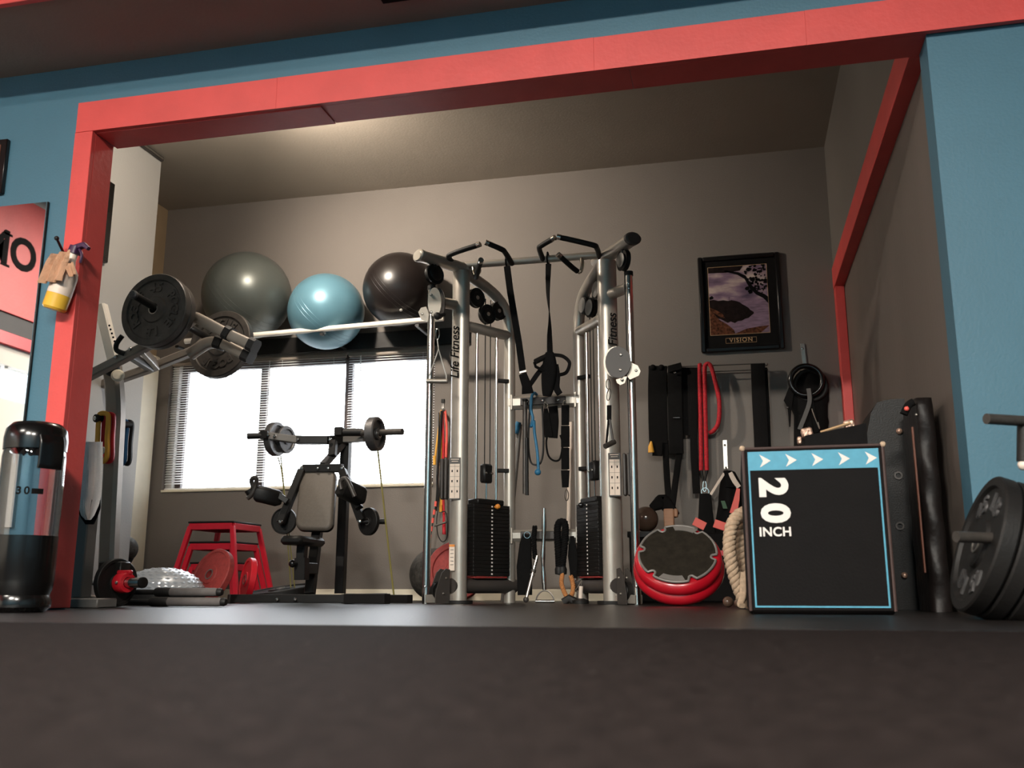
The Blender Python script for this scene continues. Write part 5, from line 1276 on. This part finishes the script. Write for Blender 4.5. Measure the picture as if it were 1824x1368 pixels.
for a, c in (((v0.x, v0.z), (v1.x, v0.z + 0.002)), ((v0.x, v1.z), (v1.x, v1.z + 0.002)), ((v0.x, v0.z), (v0.x + 0.002, v1.z)), ((v1.x, v0.z), (v1.x + 0.002, v1.z + 0.002))):
    B().span((a[0], YB - 0.0152, a[1]), (c[0], YB - 0.0142, c[1])).build('title_border', 'gold', t)

# ---- strap rail on the wall
YR = 6.93
t = thing('strap_rail', at(1260, 655, YR), 'thin wire rail on the back wall carrying black straps and a red rope', 'rail')
for v in (650, 661):
    B().rod(at(1155, v + 5.5, YR), at(1368, v - 3, YR), 0.004, 8).build('wire', 'dark_grey', t)
for u in (1157, 1365): B().rod(at(u, 656, YR), V((at(u, 656, YR).x, YB - 0.001, at(u, 656, YR).z)), 0.005, 8).build('standoff', 'steel', t)
B().ball(at(1365, 649, YR), 0.013, 12, 8).build('end_ball', 'steel', t)
SG = 'straps hanging on the wire rail'
def strap_thing(name, label, segs, loc, cat='strap'):
    """segs: (points, width in px, depth offset, material, part name)"""
    t = thing(name, at(*loc, YR), label, cat, SG)
    for pts, w, dy, m, nm in segs:
        ps = smooth_path([at(u, v, YR + dy) for u, v in pts], 4)
        ww = m_px(w, ps[0]); B().sweep(ps, rrect(ww, 0.016, 0.006, 3), up=(0, 1, 0)).build(nm, m, t)
    return t
t = strap_thing('harness_strap', 'wide black harness strap at the left end of the wire rail', [([(1172, 652), (1171, 700), (1173, 790)], 33, -0.02, 'black_web', 'webbing'), ([(1185, 785), (1188, 850), (1193, 905)], 11, -0.015, 'black_web', 'tail'), ([(1172, 788), (1171, 812)], 18, -0.03, 'black_matte', 'pouch')], (1172, 790))
B().sweep([at(1160, 786, YR - 0.05), at(1159, 796, YR - 0.05), at(1160, 806, YR - 0.05)], circ(0.02, 10, 0.012), scale=[0.3, 0.9, 1.1]).build('yellow_tassel', 'yellow', t)
for u in (1163, 1178): B().ball(at(u, 655, YR - 0.02), 0.024, 12, 8).build('loop_knot', 'black_web', t)
t = strap_thing('harness_strap', 'black buckled harness strap second along the wire rail', [([(1202, 652), (1203, 720), (1205, 808)], 25, -0.03, 'black_web', 'webbing'), ([(1210, 805), (1203, 860), (1197, 905)], 11, -0.02, 'black_web', 'tail'), ([(1201, 649), (1204, 660)], 24, -0.045, 'black_web', 'top_fold')], (1204, 800))
B().bar(at(1199, 744, YR - 0.045), at(1211, 744, YR - 0.045), 0.006, 0.012).build('buckle', 'black_gloss', t)
B().rod(at(1200, 664, YR - 0.06), at(1204, 663, YR - 0.06), 0.006, 8).build('clip', 'chrome', t)
strap_thing('harness_strap', 'dark loose strap hanging beside the red rope', [([(1230, 655), (1229, 700), (1227, 775)], 30, 0.0, 'black_matte', 'webbing'), ([(1237, 700), (1236, 790), (1241, 879)], 13, -0.015, 'black_web', 'tail')], (1232, 800))
strap_thing('lifting_belt', 'long flat black belt hanging at the right end of the wire rail', [([(1350, 648), (1352, 700), (1357, 800), (1357, 830)], 25, -0.015, 'black_matte', 'belt'), ([(1363, 655), (1367, 720), (1370, 800)], 7, 0.005, 'black_web', 'edge_strap')], (1352, 790), 'belt')
t = thing('red_rope', at(1255, 870, YR), 'red braided rope looped twice over the wire rail with a steel clip', 'rope', SG)
B().tube(smooth_path([at(1249, 838, YR - 0.03), at(1248, 760, YR - 0.03), at(1246, 660, YR - 0.03), at(1247, 650, YR - 0.02)], 5), m_px(3.6, at(1248, 700, YR)), 10).build('strand', 'red_rope', t)
B().tube(smooth_path([at(1259, 838, YR - 0.03), at(1257, 760, YR - 0.03), at(1255, 665, YR - 0.03), at(1258, 649, YR - 0.03), at(1266, 652, YR - 0.03), at(1274, 680, YR - 0.03), at(1281, 715, YR - 0.03), at(1280, 750, YR - 0.03), at(1272, 766, YR - 0.02), at(1263, 771, YR - 0.01)], 6), m_px(3.8, at(1258, 700, YR)), 10).build('strand', 'red_rope', t)
for a, c in (((1249, 838), (1253, 857)), ((1259, 838), (1255, 857))): B().rod(at(*a, YR - 0.03), at(*c, YR - 0.03), 0.012, 10, 0.008).build('sleeve_end', 'black_rubber', t)
B().tube([at(1255, 866 + 10 * math.sin(a * PI / 6) - 0, YR - 0.03) + V((0.012 * math.cos(a * PI / 6), 0, 0)) for a in range(12)], 0.0035, 6, closed=True).build('snap_clip', 'chrome', t)
rg = at(1256, 876, YR - 0.03); B().tube([rg + V((0.026 * math.cos(a * PI / 8), 0, 0.028 * math.sin(a * PI / 8))) for a in range(16)], 0.0035, 6, closed=True).build('steel_ring', 'chrome', t)
B().sweep([at(1256, 879, YR - 0.03), at(1257, 910, YR - 0.03), at(1259, 960, YR - 0.04), at(1260, 1000, YR - 0.05)], rrect(0.085, 0.02, 0.006), up=(0, 1, 0), scale=[0.95, 1.15, 1.55, 1.7]).build('wide_cuff', 'black_web', t)
# ---- hook with a black and green bag
t = thing('wall_hook', at(1292, 790, YB), 'steel wall hook with a black bag, left of the twenty inch box', 'hook')
B().sweep([at(1291, 784, YB - 0.005), at(1293, 835, YB - 0.005)], rect(0.03, 0.006, 0.001), up=(0, 1, 0)).build('hook_strip', 'steel', t)
B().tube(smooth_path([at(1293, 832, YB - 0.01), at(1294, 840, YB - 0.03), at(1294, 840, YB - 0.06), at(1294, 834, YB - 0.07)], 4), 0.006, 8).build('hook_arm', 'steel', t)
bolt(B(), at(1291, 793, YB - 0.008), (0, -1, 0), 0.009).build('bolt', 'chrome', t)
t = thing('sling_bag', at(1295, 930, 6.9), 'black sling bag with white straps and coral edge hanging on the wall hook', 'bag')
yb_ = 6.90
drape('bag_body', [[at(a + (c - a) * k / 7, v, yb_ - 0.05 * math.sin(PI * k / 7)) for k in range(8)] for v, a, c in ((838, 1289, 1302), (860, 1283, 1314), (872, 1281, 1316), (900, 1279, 1316), (930, 1274, 1316), (960, 1272, 1312))], 'black_matte', t, 0.03)
drape('bag_flap', [[at(a + (c - a) * k / 5, v, yb_ - 0.055 - 0.01 * math.sin(PI * k / 5)) for k in range(6)] for v, a, c in ((842, 1290, 1300), (868, 1292, 1312))], 'black_web', t, 0.008)
B().sweep([at(1300, 842, yb_ - 0.06), at(1309, 858, yb_ - 0.06), at(1316, 868, yb_ - 0.05)], rect(0.034, 0.006, 0.001), up=(0, 1, 0)).build('white_strap', 'paper', t)
B().sweep([at(1290, 843, yb_ - 0.05), at(1279, 860, yb_ - 0.04), at(1266, 881, yb_ - 0.03)], rect(0.018, 0.005, 0.001), up=(0, 1, 0)).build('white_strap', 'paper', t)
B().sweep([at(1315, 870, yb_ - 0.06), at(1312, 890, yb_ - 0.06), at(1306, 915, yb_ - 0.06)], rect(0.04, 0.006, 0.001), up=(0, 1, 0), scale=[0.6, 1, 1.3]).build('coral_edge', 'coral', t)
mat('label_green', (46, 84, 52), 0.6)
drape('green_tag', [[at(a + (c - a) * k / 3, v, yb_ - 0.075) for k in range(4)] for v, a, c in ((892, 1284, 1291), (906, 1288, 1296))], 'label_green', t, 0.003)

# ---- hook with the black training ring
t = thing('wall_hook', at(1430, 640, YB), 'tall steel wall hook right of the framed print', 'hook')
B().sweep([at(1429, 612, YB - 0.005), at(1434, 655, YB - 0.005)], rect(0.03, 0.006, 0.001), up=(0, 1, 0)).build('hook_strip', 'steel', t)
B().sweep([at(1435, 649, YB - 0.07), at(1437, 661, YB - 0.075)], rect(0.03, 0.006, 0.001), up=(0, 1, 0)).build('hook_lip', 'steel', t)
B().rod(at(1434, 652, YB - 0.005), at(1435, 653, YB - 0.075), 0.008, 8).build('hook_arm', 'steel', t)
bolt(B(), at(1429, 621, YB - 0.008), (0, -1, 0), 0.01).build('bolt', 'chrome', t)
t = thing('gym_ring', at(1438, 700, 6.9), 'black ring with webbing hanging on the tall wall hook', 'ring')
rc_ = at(1436, 678, 6.90); R1 = m_px(27, rc_)
B().tube([rc_ + V((R1 * math.cos(a * PI / 24), 0, R1 * math.sin(a * PI / 24))) for a in range(48)], 0.019, 10, closed=True).build('ring', 'black_gloss', t)
rc2 = rc_ + V((0.03, 0.035, -0.03)); B().tube([rc2 + V((R1 * math.cos(a * PI / 24), 0, R1 * math.sin(a * PI / 24))) for a in range(48)], 0.017, 10, closed=True).build('ring', 'black_rubber', t)
B().sweep(smooth_path([at(1440, 692, 6.865), at(1442, 715, 6.86), at(1434, 740, 6.86), at(1424, 765, 6.86)], 4), rect(0.03, 0.005, 0.001), up=(0, 1, 0)).build('grey_webbing', 'dark_grey', t)
B().sweep(smooth_path([at(1442, 692, 6.87), at(1448, 730, 6.865), at(1455, 770, 6.86)], 4), rect(0.03, 0.005, 0.001), up=(0, 1, 0)).build('grey_webbing', 'black_web', t)
B().tube(smooth_path([at(1446, 728, 6.85), at(1452, 745, 6.85), at(1460, 764, 6.85), at(1457, 752, 6.85)], 4), 0.004, 6).build('steel_loop', 'steel', t)
t = thing('black_vest', at(1440, 720, 6.95), 'black weighted vest hanging behind the training ring', 'vest')
drape('vest_body', [[at(a + (c - a) * k / 9, v, 6.955 - 0.03 * math.sin(PI * k / 9)) for k in range(10)] for v, a, c in ((660, 1425, 1455), (690, 1408, 1474), (712, 1398, 1474), (716, 1404, 1472), (740, 1414, 1472), (750, 1414, 1474), (800, 1414, 1466), (840, 1416, 1462))], 'black_matte', t, 0.02)
drape('vest_flap', [[at(a + (c - a) * k / 4, v, 6.915) for k in range(5)] for v, a, c in ((685, 1407, 1416), (713, 1396, 1412), (725, 1403, 1410), (760, 1406, 1408))], 'black_matte', t, 0.01)
B().ball(at(1403, 726, 6.90), 0.01, 8, 6).build('strap_tip', 'dark_grey', t)

# ---- floor items between cable machine and box
yq = 6.3
gb_ = at(1150, 925, 6.45)
tag(B().ball(V((gb_.x, 6.45, gb_.z)), 0.085, 32, 18).build('ball_toy', 'ball_brown'), 'glossy brown ball perched behind the round red trainer', 'ball')
t = thing('equipment_crate', V((gb_.x, 6.5, 0)), 'black crate standing behind the round red trainer', 'crate')
zc2 = gb_.z - 0.086
B().span((gb_.x - 0.10, 6.32, 0.001), (gb_.x + 0.30, 6.85, zc2), 0.01).build('crate_body', 'black_matte', t)
B().span((gb_.x - 0.11, 6.31, zc2 - 0.04), (gb_.x + 0.305, 6.318, zc2), 0.003).build('crate_lip', 'black_paint', t)
wb = at(1195, 920, 6.36)
t = thing('wood_block', V((wb.x, 6.38, zc2)), 'tan wooden clamp block standing on the black crate', 'block')
w0, w1 = at(1183, 937, 6.36), at(1207, 906, 6.36)
B().span((w0.x, 6.34, zc2 + 0.001), (w0.x + (w1.x - w0.x) * 0.72, 6.40, w1.z), 0.006).build('upright', 'wood', t)
B().span((w0.x + (w1.x - w0.x) * 0.73, 6.34, w1.z - 0.055), (w1.x, 6.40, w1.z), 0.006).build('arm', 'wood', t)
t = thing('foam_wedge', at(1180, 905, 6.5), 'black crumpled knee pad lying behind the wooden block', 'pad')
q0 = at(1180, 903, 6.52)
B().sweep(smooth_path([at(1160, 905, 6.5), at(1172, 898, 6.52), at(1181, 893, 6.55), at(1192, 905, 6.52), at(1206, 918, 6.5)], 3), rrect(0.09, 0.05, 0.02), up=(0, 1, 0), scale=lambda q: 0.5 + 0.6 * math.sin(q * PI)).build('pad', 'black_matte', t)
# round trainer: black deck on two red inflated rings, leaning back
t = thing('round_trainer', V((at(1208, 1040, 5.2).x, 5.2, 0)), 'round balance trainer, black deck on two red inflated rings, tilted up', 'balance trainer')
Rt = 0.265
ct = at(1207, 987, 5.22); nd = V((0.02, -0.74, 0.67)).normalized()
X_, Y__, Z_ = V((1, 0, 0)), None, nd
X_ = (X_ - nd * X_.dot(nd)).normalized(); Y__ = nd.cross(X_).normalized()
mat('deck_dark', (38, 34, 28), 0.85, var=0.25, scale=30, bump=0.3, bscale=200, spec=0.1)
SK = 0.87
def dk(r, a, h=0.0): return ct + (X_ * math.cos(a) + Y__ * math.sin(a)) * r * SK + nd * h * SK
notch = [math.radians(q) for q in (20, 62, 118, 168, 232, 285, 340)]
notch = [math.radians(q) for q in (57, 116, 172, 228, 293, 352)]
pts = []
for i in range(180):
    a = 2 * PI * i / 180; r_ = 0.232
    for q in notch:
        d_ = (a - q + PI) % (2 * PI) - PI
        if abs(d_) < 0.10: r_ -= 0.032 * (1 - (abs(d_) / 0.10) ** 4)
    pts.append((a, r_))
B().prism([dk(r_, a, 0.0) for a, r_ in pts], nd * 0.02).build('deck', 'deck_dark', t)
B().tube([dk(r_ + 0.002, a, 0.02) for a, r_ in pts], 0.007, 8, closed=True).build('deck_rim', 'grey_paint', t, 'grey piping around the deck edge')
for a0 in (78, 262):
    f = [dk(0.228, math.radians(a0 + k * 4), 0.0225) for k in range(-5, 6)] + [dk(0.19, math.radians(a0 + k * 3.4), 0.0225) for k in range(5, -6, -1)]
    B().prism(f, nd * 0.004).build('grip_patch', 'grey_paint', t)
for k, (h_, r_, tr_) in enumerate(((-0.042, 0.218, 0.05), (-0.115, 0.225, 0.055))):
    B().tube([dk(r_, 2 * PI * i / 64, h_) for i in range(64)], tr_ * SK, 16, closed=True).build('inflated_ring', 'red_vinyl', t)
    B().lathe(ct + nd * h_ * SK, nd, [(0.0005, -0.02), (r_ * SK, -0.02), (r_ * SK, 0.02), (0.0005, 0.02)], 32).build('ring_web', 'red_vinyl', t)
low = min((dk(0.225, 2 * PI * i / 64, -0.115).z for i in range(64))) - 0.055 * SK
for o_ in [t]: o_.location.z = 0.002 - low if abs(low) < 0.12 else o_.location.z
# coral straps on the floor items
for (pts, lab) in (([(1236, 928), (1246, 933), (1256, 938)], 'short coral strap end poking out left of the wide cuff'), ([(1272, 932), (1290, 938), (1308, 941)], 'flat coral strap running behind the battle rope')):
    o = B().sweep([at(u, v, 6.5) for u, v in pts], rect(0.055, 0.012, 0.002), up=(0, 1, 0)).build('coral_strap', 'coral'); tag(o, lab, 'strap', 'coral straps')
t = thing('storage_box', V((at(1290, 1000, 6.55).x, 6.6, 0)), 'dark storage box under the coral straps beside the battle rope', 'box')
c_ = at(1285, 950, 6.55)
B().span((at(1236, 950, 6.5).x, 6.53, 0.001), (at(1330, 950, 6.5).x, 6.9, at(1285, 948, 6.5).z), 0.01).build('box_body', 'black_matte', t)
B().span((at(1272, 990, 6.5).x, 6.518, at(1272, 990, 6.52).z), (at(1312, 990, 6.5).x, 6.528, at(1272, 986, 6.52).z + 0.02)).build('red_strip', 'red_bright', t)
# battle rope coil
t = thing('battle_rope', V((at(1312, 1070, 4.35).x, 4.35, 0)), 'thick tan battle rope coil standing beside the twenty inch box', 'rope')
YQ = 4.58
twisted('coil', [at(1331, 912, YQ), at(1318, 916, YQ - 0.02), at(1304, 935, YQ - 0.04), at(1299, 968, YQ - 0.05), at(1303, 1005, YQ - 0.05), at(1315, 1045, YQ - 0.03), at(1328, 1072, YQ - 0.02), at(1345, 1072, YQ)], 0.03, 'rope_tan', t, turns=7, nseg=5)
twisted('coil', [at(1345, 905, YQ + 0.07), at(1332, 915, YQ + 0.06), at(1322, 945, YQ + 0.05), at(1320, 985, YQ + 0.05), at(1328, 1030, YQ + 0.06), at(1345, 1065, YQ + 0.07)], 0.03, 'rope_tan', t, turns=5.5, nseg=5)
B().sweep(smooth_path([at(1325, 1020, 4.5), at(1323, 1060, 4.46), at(1319, 1076, 4.42), at(1322, 1079, 4.40)], 4), rrect(0.03, 0.02, 0.008), up=(0, 1, 0)).build('frayed_end', 'rope_tan', t)
for (u, Y, r_, lab) in ((1297, 4.9, 0.026, 'small brown rubber ball on the floor by the rope'), (1316, 4.8, 0.022, 'smaller brown ball tucked under the rope coil')):
    p = fl(u, Y); tag(B().ball(V((p.x, Y, r_ + 0.0005)), r_, 20, 12).build('massage_ball', 'ball_brown'), lab, 'ball', 'small balls by the rope')

# ---- twenty inch foam box
bx0, bx1 = at(1335, 1094, 3.665), at(1599, 1094, 3.665)
X0 = bx0.x; WB, HB, DB = 0.508, 0.61, 0.762; YB0 = 3.668
t = thing('plyo_box', V((X0 + WB / 2, YB0 + DB / 2, 0)), 'black foam plyo box with blue band and white lettering 20 INCH', 'plyo box')
bd = B(); bd.span((X0, YB0, 0.001), (X0 + WB, YB0 + DB, HB), 0.014); bd.build('foam_body', 'box_black', t)
e_ = 0.0045
for a, c in (((X0 + 0.006, HB - 0.006), (X0 + WB - 0.006, HB - 0.006)), ((X0 + 0.006, 0.012), (X0 + 0.006, HB - 0.012)), ((X0 + WB - 0.006, 0.012), (X0 + WB - 0.006, HB - 0.012))):
    B().rod(V((a[0], YB0 + 0.003, a[1])), V((c[0], YB0 + 0.003, c[1])), 0.006, 8).build('edge_piping', 'box_edge', t)
for x in (X0 + 0.004, X0 + WB - 0.004): B().ball(V((x, YB0 + 0.004, HB - 0.004)), 0.0115, 10, 6).build('worn_corner', 'rope_tan', t)
yf = YB0 - 0.0012
def fp_(x0, z0, x1, z1, nm, m, d_=0.0): return B().span((X0 + x0, yf - 0.0006 - d_, z0), (X0 + x1, yf + 0.001 - d_, z1)).build(nm, m, t)
fp_(0.022, HB - 0.088, WB - 0.022, HB - 0.018, 'blue_band', 'print_blue')
for k in range(5):
    x = X0 + 0.065 + 0.0935 * k; z = HB - 0.053
    B().prism([V((x, yf - 0.0012, z + 0.024)), V((x + 0.040, yf - 0.0012, z)), V((x, yf - 0.0012, z - 0.024)), V((x + 0.012, yf - 0.0012, z))], V((0, -0.0006, 0))).build('chevron', 'print_white', t)
fp_(0.022, 0.024, 0.028, HB - 0.088, 'blue_line', 'print_blue'); fp_(WB - 0.028, 0.024, WB - 0.022, HB - 0.088, 'blue_line', 'print_blue'); fp_(0.028, 0.024, WB - 0.028, 0.030, 'blue_line', 'print_blue')
# lettering: "20" turned a quarter clockwise, "INCH" upright below
def tx(s_, size, u, v, turned, off, nm, sp=1.0):
    c = at(u, v, yf); o_ = V((c.x, yf - 0.0012, c.z))
    xx, yy = (V((0, 0, -1)), V((1, 0, 0))) if turned else (V((1, 0, 0)), V((0, 0, 1)))
    B().text(s_, size, lettermat(xx, yy, V((0, -1, 0)), o_), 0.0005, off, spacing=sp).build(nm, 'print_white', t)
tx('2', 0.135, 1375, 868, True, 0.0065, 'numeral'); tx('0', 0.135, 1379, 914, True, 0.0065, 'numeral')
tx('INCH', 0.046, 1381, 948, False, 0.0012, 'lettering', 1.04)
# ---- things on the box: black board with two steel lugs
t = thing('balance_board', V((0, 0, 0)), 'black slanted slab with two hammered steel lugs on top of the box', 'board')
YL = 3.95
c_ = at(1485, 782, YL)
t.location = V((c_.x, YL, HB))
b0, b1 = at(1430, 793, YL), at(1541, 778, YL)
tl, tr_ = at(1432, 780, YL), at(1541, 758, YL)
B().prism([V((b0.x, YL - 0.06, HB + 0.002)), V((b1.x, YL - 0.06, HB + 0.004)), V((b1.x, YL - 0.06, tr_.z)), V((tl.x, YL - 0.06, tl.z))], V((0, 0.25, 0))).build('slab', 'black_matte', t)
B().bar(V((tl.x + 0.06, YL - 0.055, tl.z + 0.012)), V((tr_.x - 0.06, YL - 0.055, tr_.z + 0.004)), 0.012, 0.010).build('steel_edge', 'gold', t)
mat('hammered', (196, 160, 140), 0.35, metal=0.6, var=0.5, scale=60, bump=0.5, bscale=90)
for (u, v) in ((1437, 771), (1512, 757)):
    c = at(u, v, YL - 0.03); B().box(c, (0.042, 0.045, 0.036), 0.006, Matrix.Rotation(-0.2, 3, 'Y')).build('steel_lug', 'hammered', t)
c = at(1424, 785, YL - 0.03); B().box(c, (0.016, 0.03, 0.03), 0.004).build('end_clip', 'hammered', t)
# ---- upright black pad behind the box
YV = 4.45
def vert_board(name, us, ut, ub, vt, Y, th, material, label, parts):
    pass
t = thing('padded_bench', V((at(1600, 1085, YV).x, YV, 0)), 'black padded bench top stood on end behind the box', 'bench pad')
u0, u1 = at(1562, 712, YV), at(1606, 712, YV)
zt2 = u0.z; xl, xr = at(1572, 1085, YV).x, at(1628, 1085, YV).x
cx_ = (u0.x + u1.x) / 2
prf = [(u0.x - 0.055, 0.001), (u1.x + 0.012, 0.001), (u1.x + 0.012, zt2), (u1.x - 0.045, zt2), (u0.x + 0.0, zt2 - 0.012), (u0.x - 0.03, zt2 - 0.06), (u0.x - 0.055, zt2 - 0.16)]
B().prism([V((x, YV, z)) for x, z in prf], V((0, 0.42, 0))).build('pad_body', 'pad_black', t)
bl = B().span((u1.x + 0.013, YV - 0.005, 0.001), (u1.x + 0.062, YV + 0.42, zt2 - 0.075), 0.004).build('back_board', 'black_matte', t)
B().span((u1.x + 0.0625, YV - 0.006, 0.02), (u1.x + 0.068, YV + 0.42, zt2 - 0.08)).build('board_edge', 'brown_edge', bl)
for v in (768, 1025):
    q = at(1602 if v < 900 else 1611, v, YV - 0.006); B().ball(V((q.x, YV - 0.006, q.z)), 0.014, 10, 6).build('steel_tee', 'hammered', bl)
for v in (847, 937):
    q = at(1600 if v < 900 else 1603, v, YV - 0.004); B().lathe(q, (0, -1, 0), [(0.011, 0), (0.018, 0.0), (0.018, 0.004), (0.011, 0.004), (0.011, 0)], 14).build('socket', 'dark_grey', bl)
# folded black mat bag
t = thing('mat_bag', V((at(1655, 1085, 4.1).x, 4.1, 0)), 'tall wrinkled black vinyl bag leaning by the right alcove wall', 'bag')
ym = 4.06
q0, q1 = at(1627, 708, ym), at(1666, 708, ym)
rows = []
nz_ = 26; rr_ = random.Random(5)
ring_n = 20
vs_ = []; fs = []
for i in range(nz_):
    z = 0.001 + (q0.z - 0.001) * i / (nz_ - 1); cxm = (q0.x + q1.x) / 2; hw = (q1.x - q0.x) / 2 * (1.0 if i < nz_ - 1 else 0.92); hd_ = 0.17
    for k in range(ring_n):
        a = 2 * PI * k / ring_n; ex = lambda c_: math.copysign(abs(c_) ** 0.45, c_)
        wob = 1 + 0.05 * math.sin(3 * a + z * 23) * math.sin(z * 17 + 1.3 * k) + 0.025 * (rr_.random() - 0.5)
        vs_.append(V((cxm + hw * ex(math.cos(a)) * wob, ym + hd_ + hd_ * ex(math.sin(a)) * (1 + 0.06 * math.sin(z * 31 + 2 * a)), z)))
for i in range(nz_ - 1):
    for k in range(ring_n): fs.append((i * ring_n + k, i * ring_n + (k + 1) % ring_n, (i + 1) * ring_n + (k + 1) % ring_n, (i + 1) * ring_n + k))
fs.append(tuple(range(ring_n - 1, -1, -1))); fs.append(tuple((nz_ - 1) * ring_n + k for k in range(ring_n)))
mat('vinyl_black', (20, 15, 14), 0.5, var=0.3, scale=9, bump=0.6, bscale=14, spec=0.3)
B().add(vs_, fs).build('bag_body', 'vinyl_black', t, angle=80)
B().span((q0.x - 0.018, ym - 0.004, 0.15), (q0.x - 0.010, ym + 0.01, q0.z - 0.12), 0.002).build('zip_edge', 'brown_edge', t)
B().sweep(smooth_path([at(1610, 738, ym), at(1618, 722, ym), at(1627, 716, ym)], 4), rrect(0.03, 0.03, 0.01), up=(0, 1, 0)).build('carry_strap', 'black_web', t)
B().ball(at(1615, 728, ym - 0.02), 0.010, 8, 6).build('red_tab', 'coral', t)
B().ball(at(1632, 739, ym - 0.006), 0.006, 8, 6).build('rivet', 'steel', t)

# ---- plate tree at the right edge
YG = 3.30
t = thing('plate_tree', V((at(1830, 1100, YG).x, YG, 0)), 'black plate storage tree with steel pegs at the right edge', 'rack')
gx = at(1824, 900, YG).x + 0.06
B().span((gx + 0.10, YG - 0.035, 0.06), (gx + 0.17, YG + 0.035, 1.1), 0.006).build('upright', 'black_paint', t)
B().span((gx - 0.08, YG - 0.03, 0.001), (gx + 0.34, YG + 0.03, 0.06), 0.006).build('base_bar', 'black_paint', t)
B().span((gx + 0.10, YG - 0.28, 0.001), (gx + 0.17, YG + 0.28, 0.059), 0.006).build('base_bar', 'black_paint', t)
B().rod(at(1757, 746, 3.12), V((gx + 0.14, YG, at(1830, 760, YG).z)), 0.0165, 14).build('peg', 'iron', t)
pa_ = at(1703, 956, 3.05); pc2 = at(1768, 972, 3.22)
B().rod(pa_, V((gx + 0.14, YG, pc2.z + 0.01)), 0.0165, 14).build('peg', 'iron', t)
ps_ = B().rod(at(1824, 760, 3.2), at(1823, 822, 3.2), 0.02, 14).build('peg_stop', 'black_rubber', t)
B().ball(at(1823, 828, 3.2), 0.017, 12, 8).build('stop_tip', 'white_stick', ps_)
pg = at(1756, 985, 3.2)
axp = V((-0.93, -0.06, 0.33)).normalized()
Rg = 0.215
cg = V((pg.x, 3.2, Rg * 0.94 + 0.018))
disc_plate('weight_plate', cg, axp, Rg, 0.05, 'black_rubber', 'large black plate at the right edge, leaning with its pale raised lettering outwards', 'plates at the right edge', lip=0.14, textmat='iron_light', text=[('45 LB', PI * 0.5), ('45 LB', -PI * 0.5)], deep=0.22)
disc_plate('weight_plate', cg - axp * 0.056 + V((0, 0, 0.001)), axp, Rg, 0.05, 'black_rubber', 'black plate directly behind the large leaning plate at the right edge', 'plates at the right edge', lip=0.14)
disc_plate('weight_plate', cg - axp * 0.112 + V((0, 0, 0.002)), axp, Rg, 0.05, 'black_rubber', 'hindmost black plate of the leaning row at the right edge', 'plates at the right edge', lip=0.14)
B().span((at(1790, 1084, 3.3).x, 3.40, 0.06), (gx + 0.6, 3.44, 0.085), 0.003).build('low_rail', 'dark_grey', t)
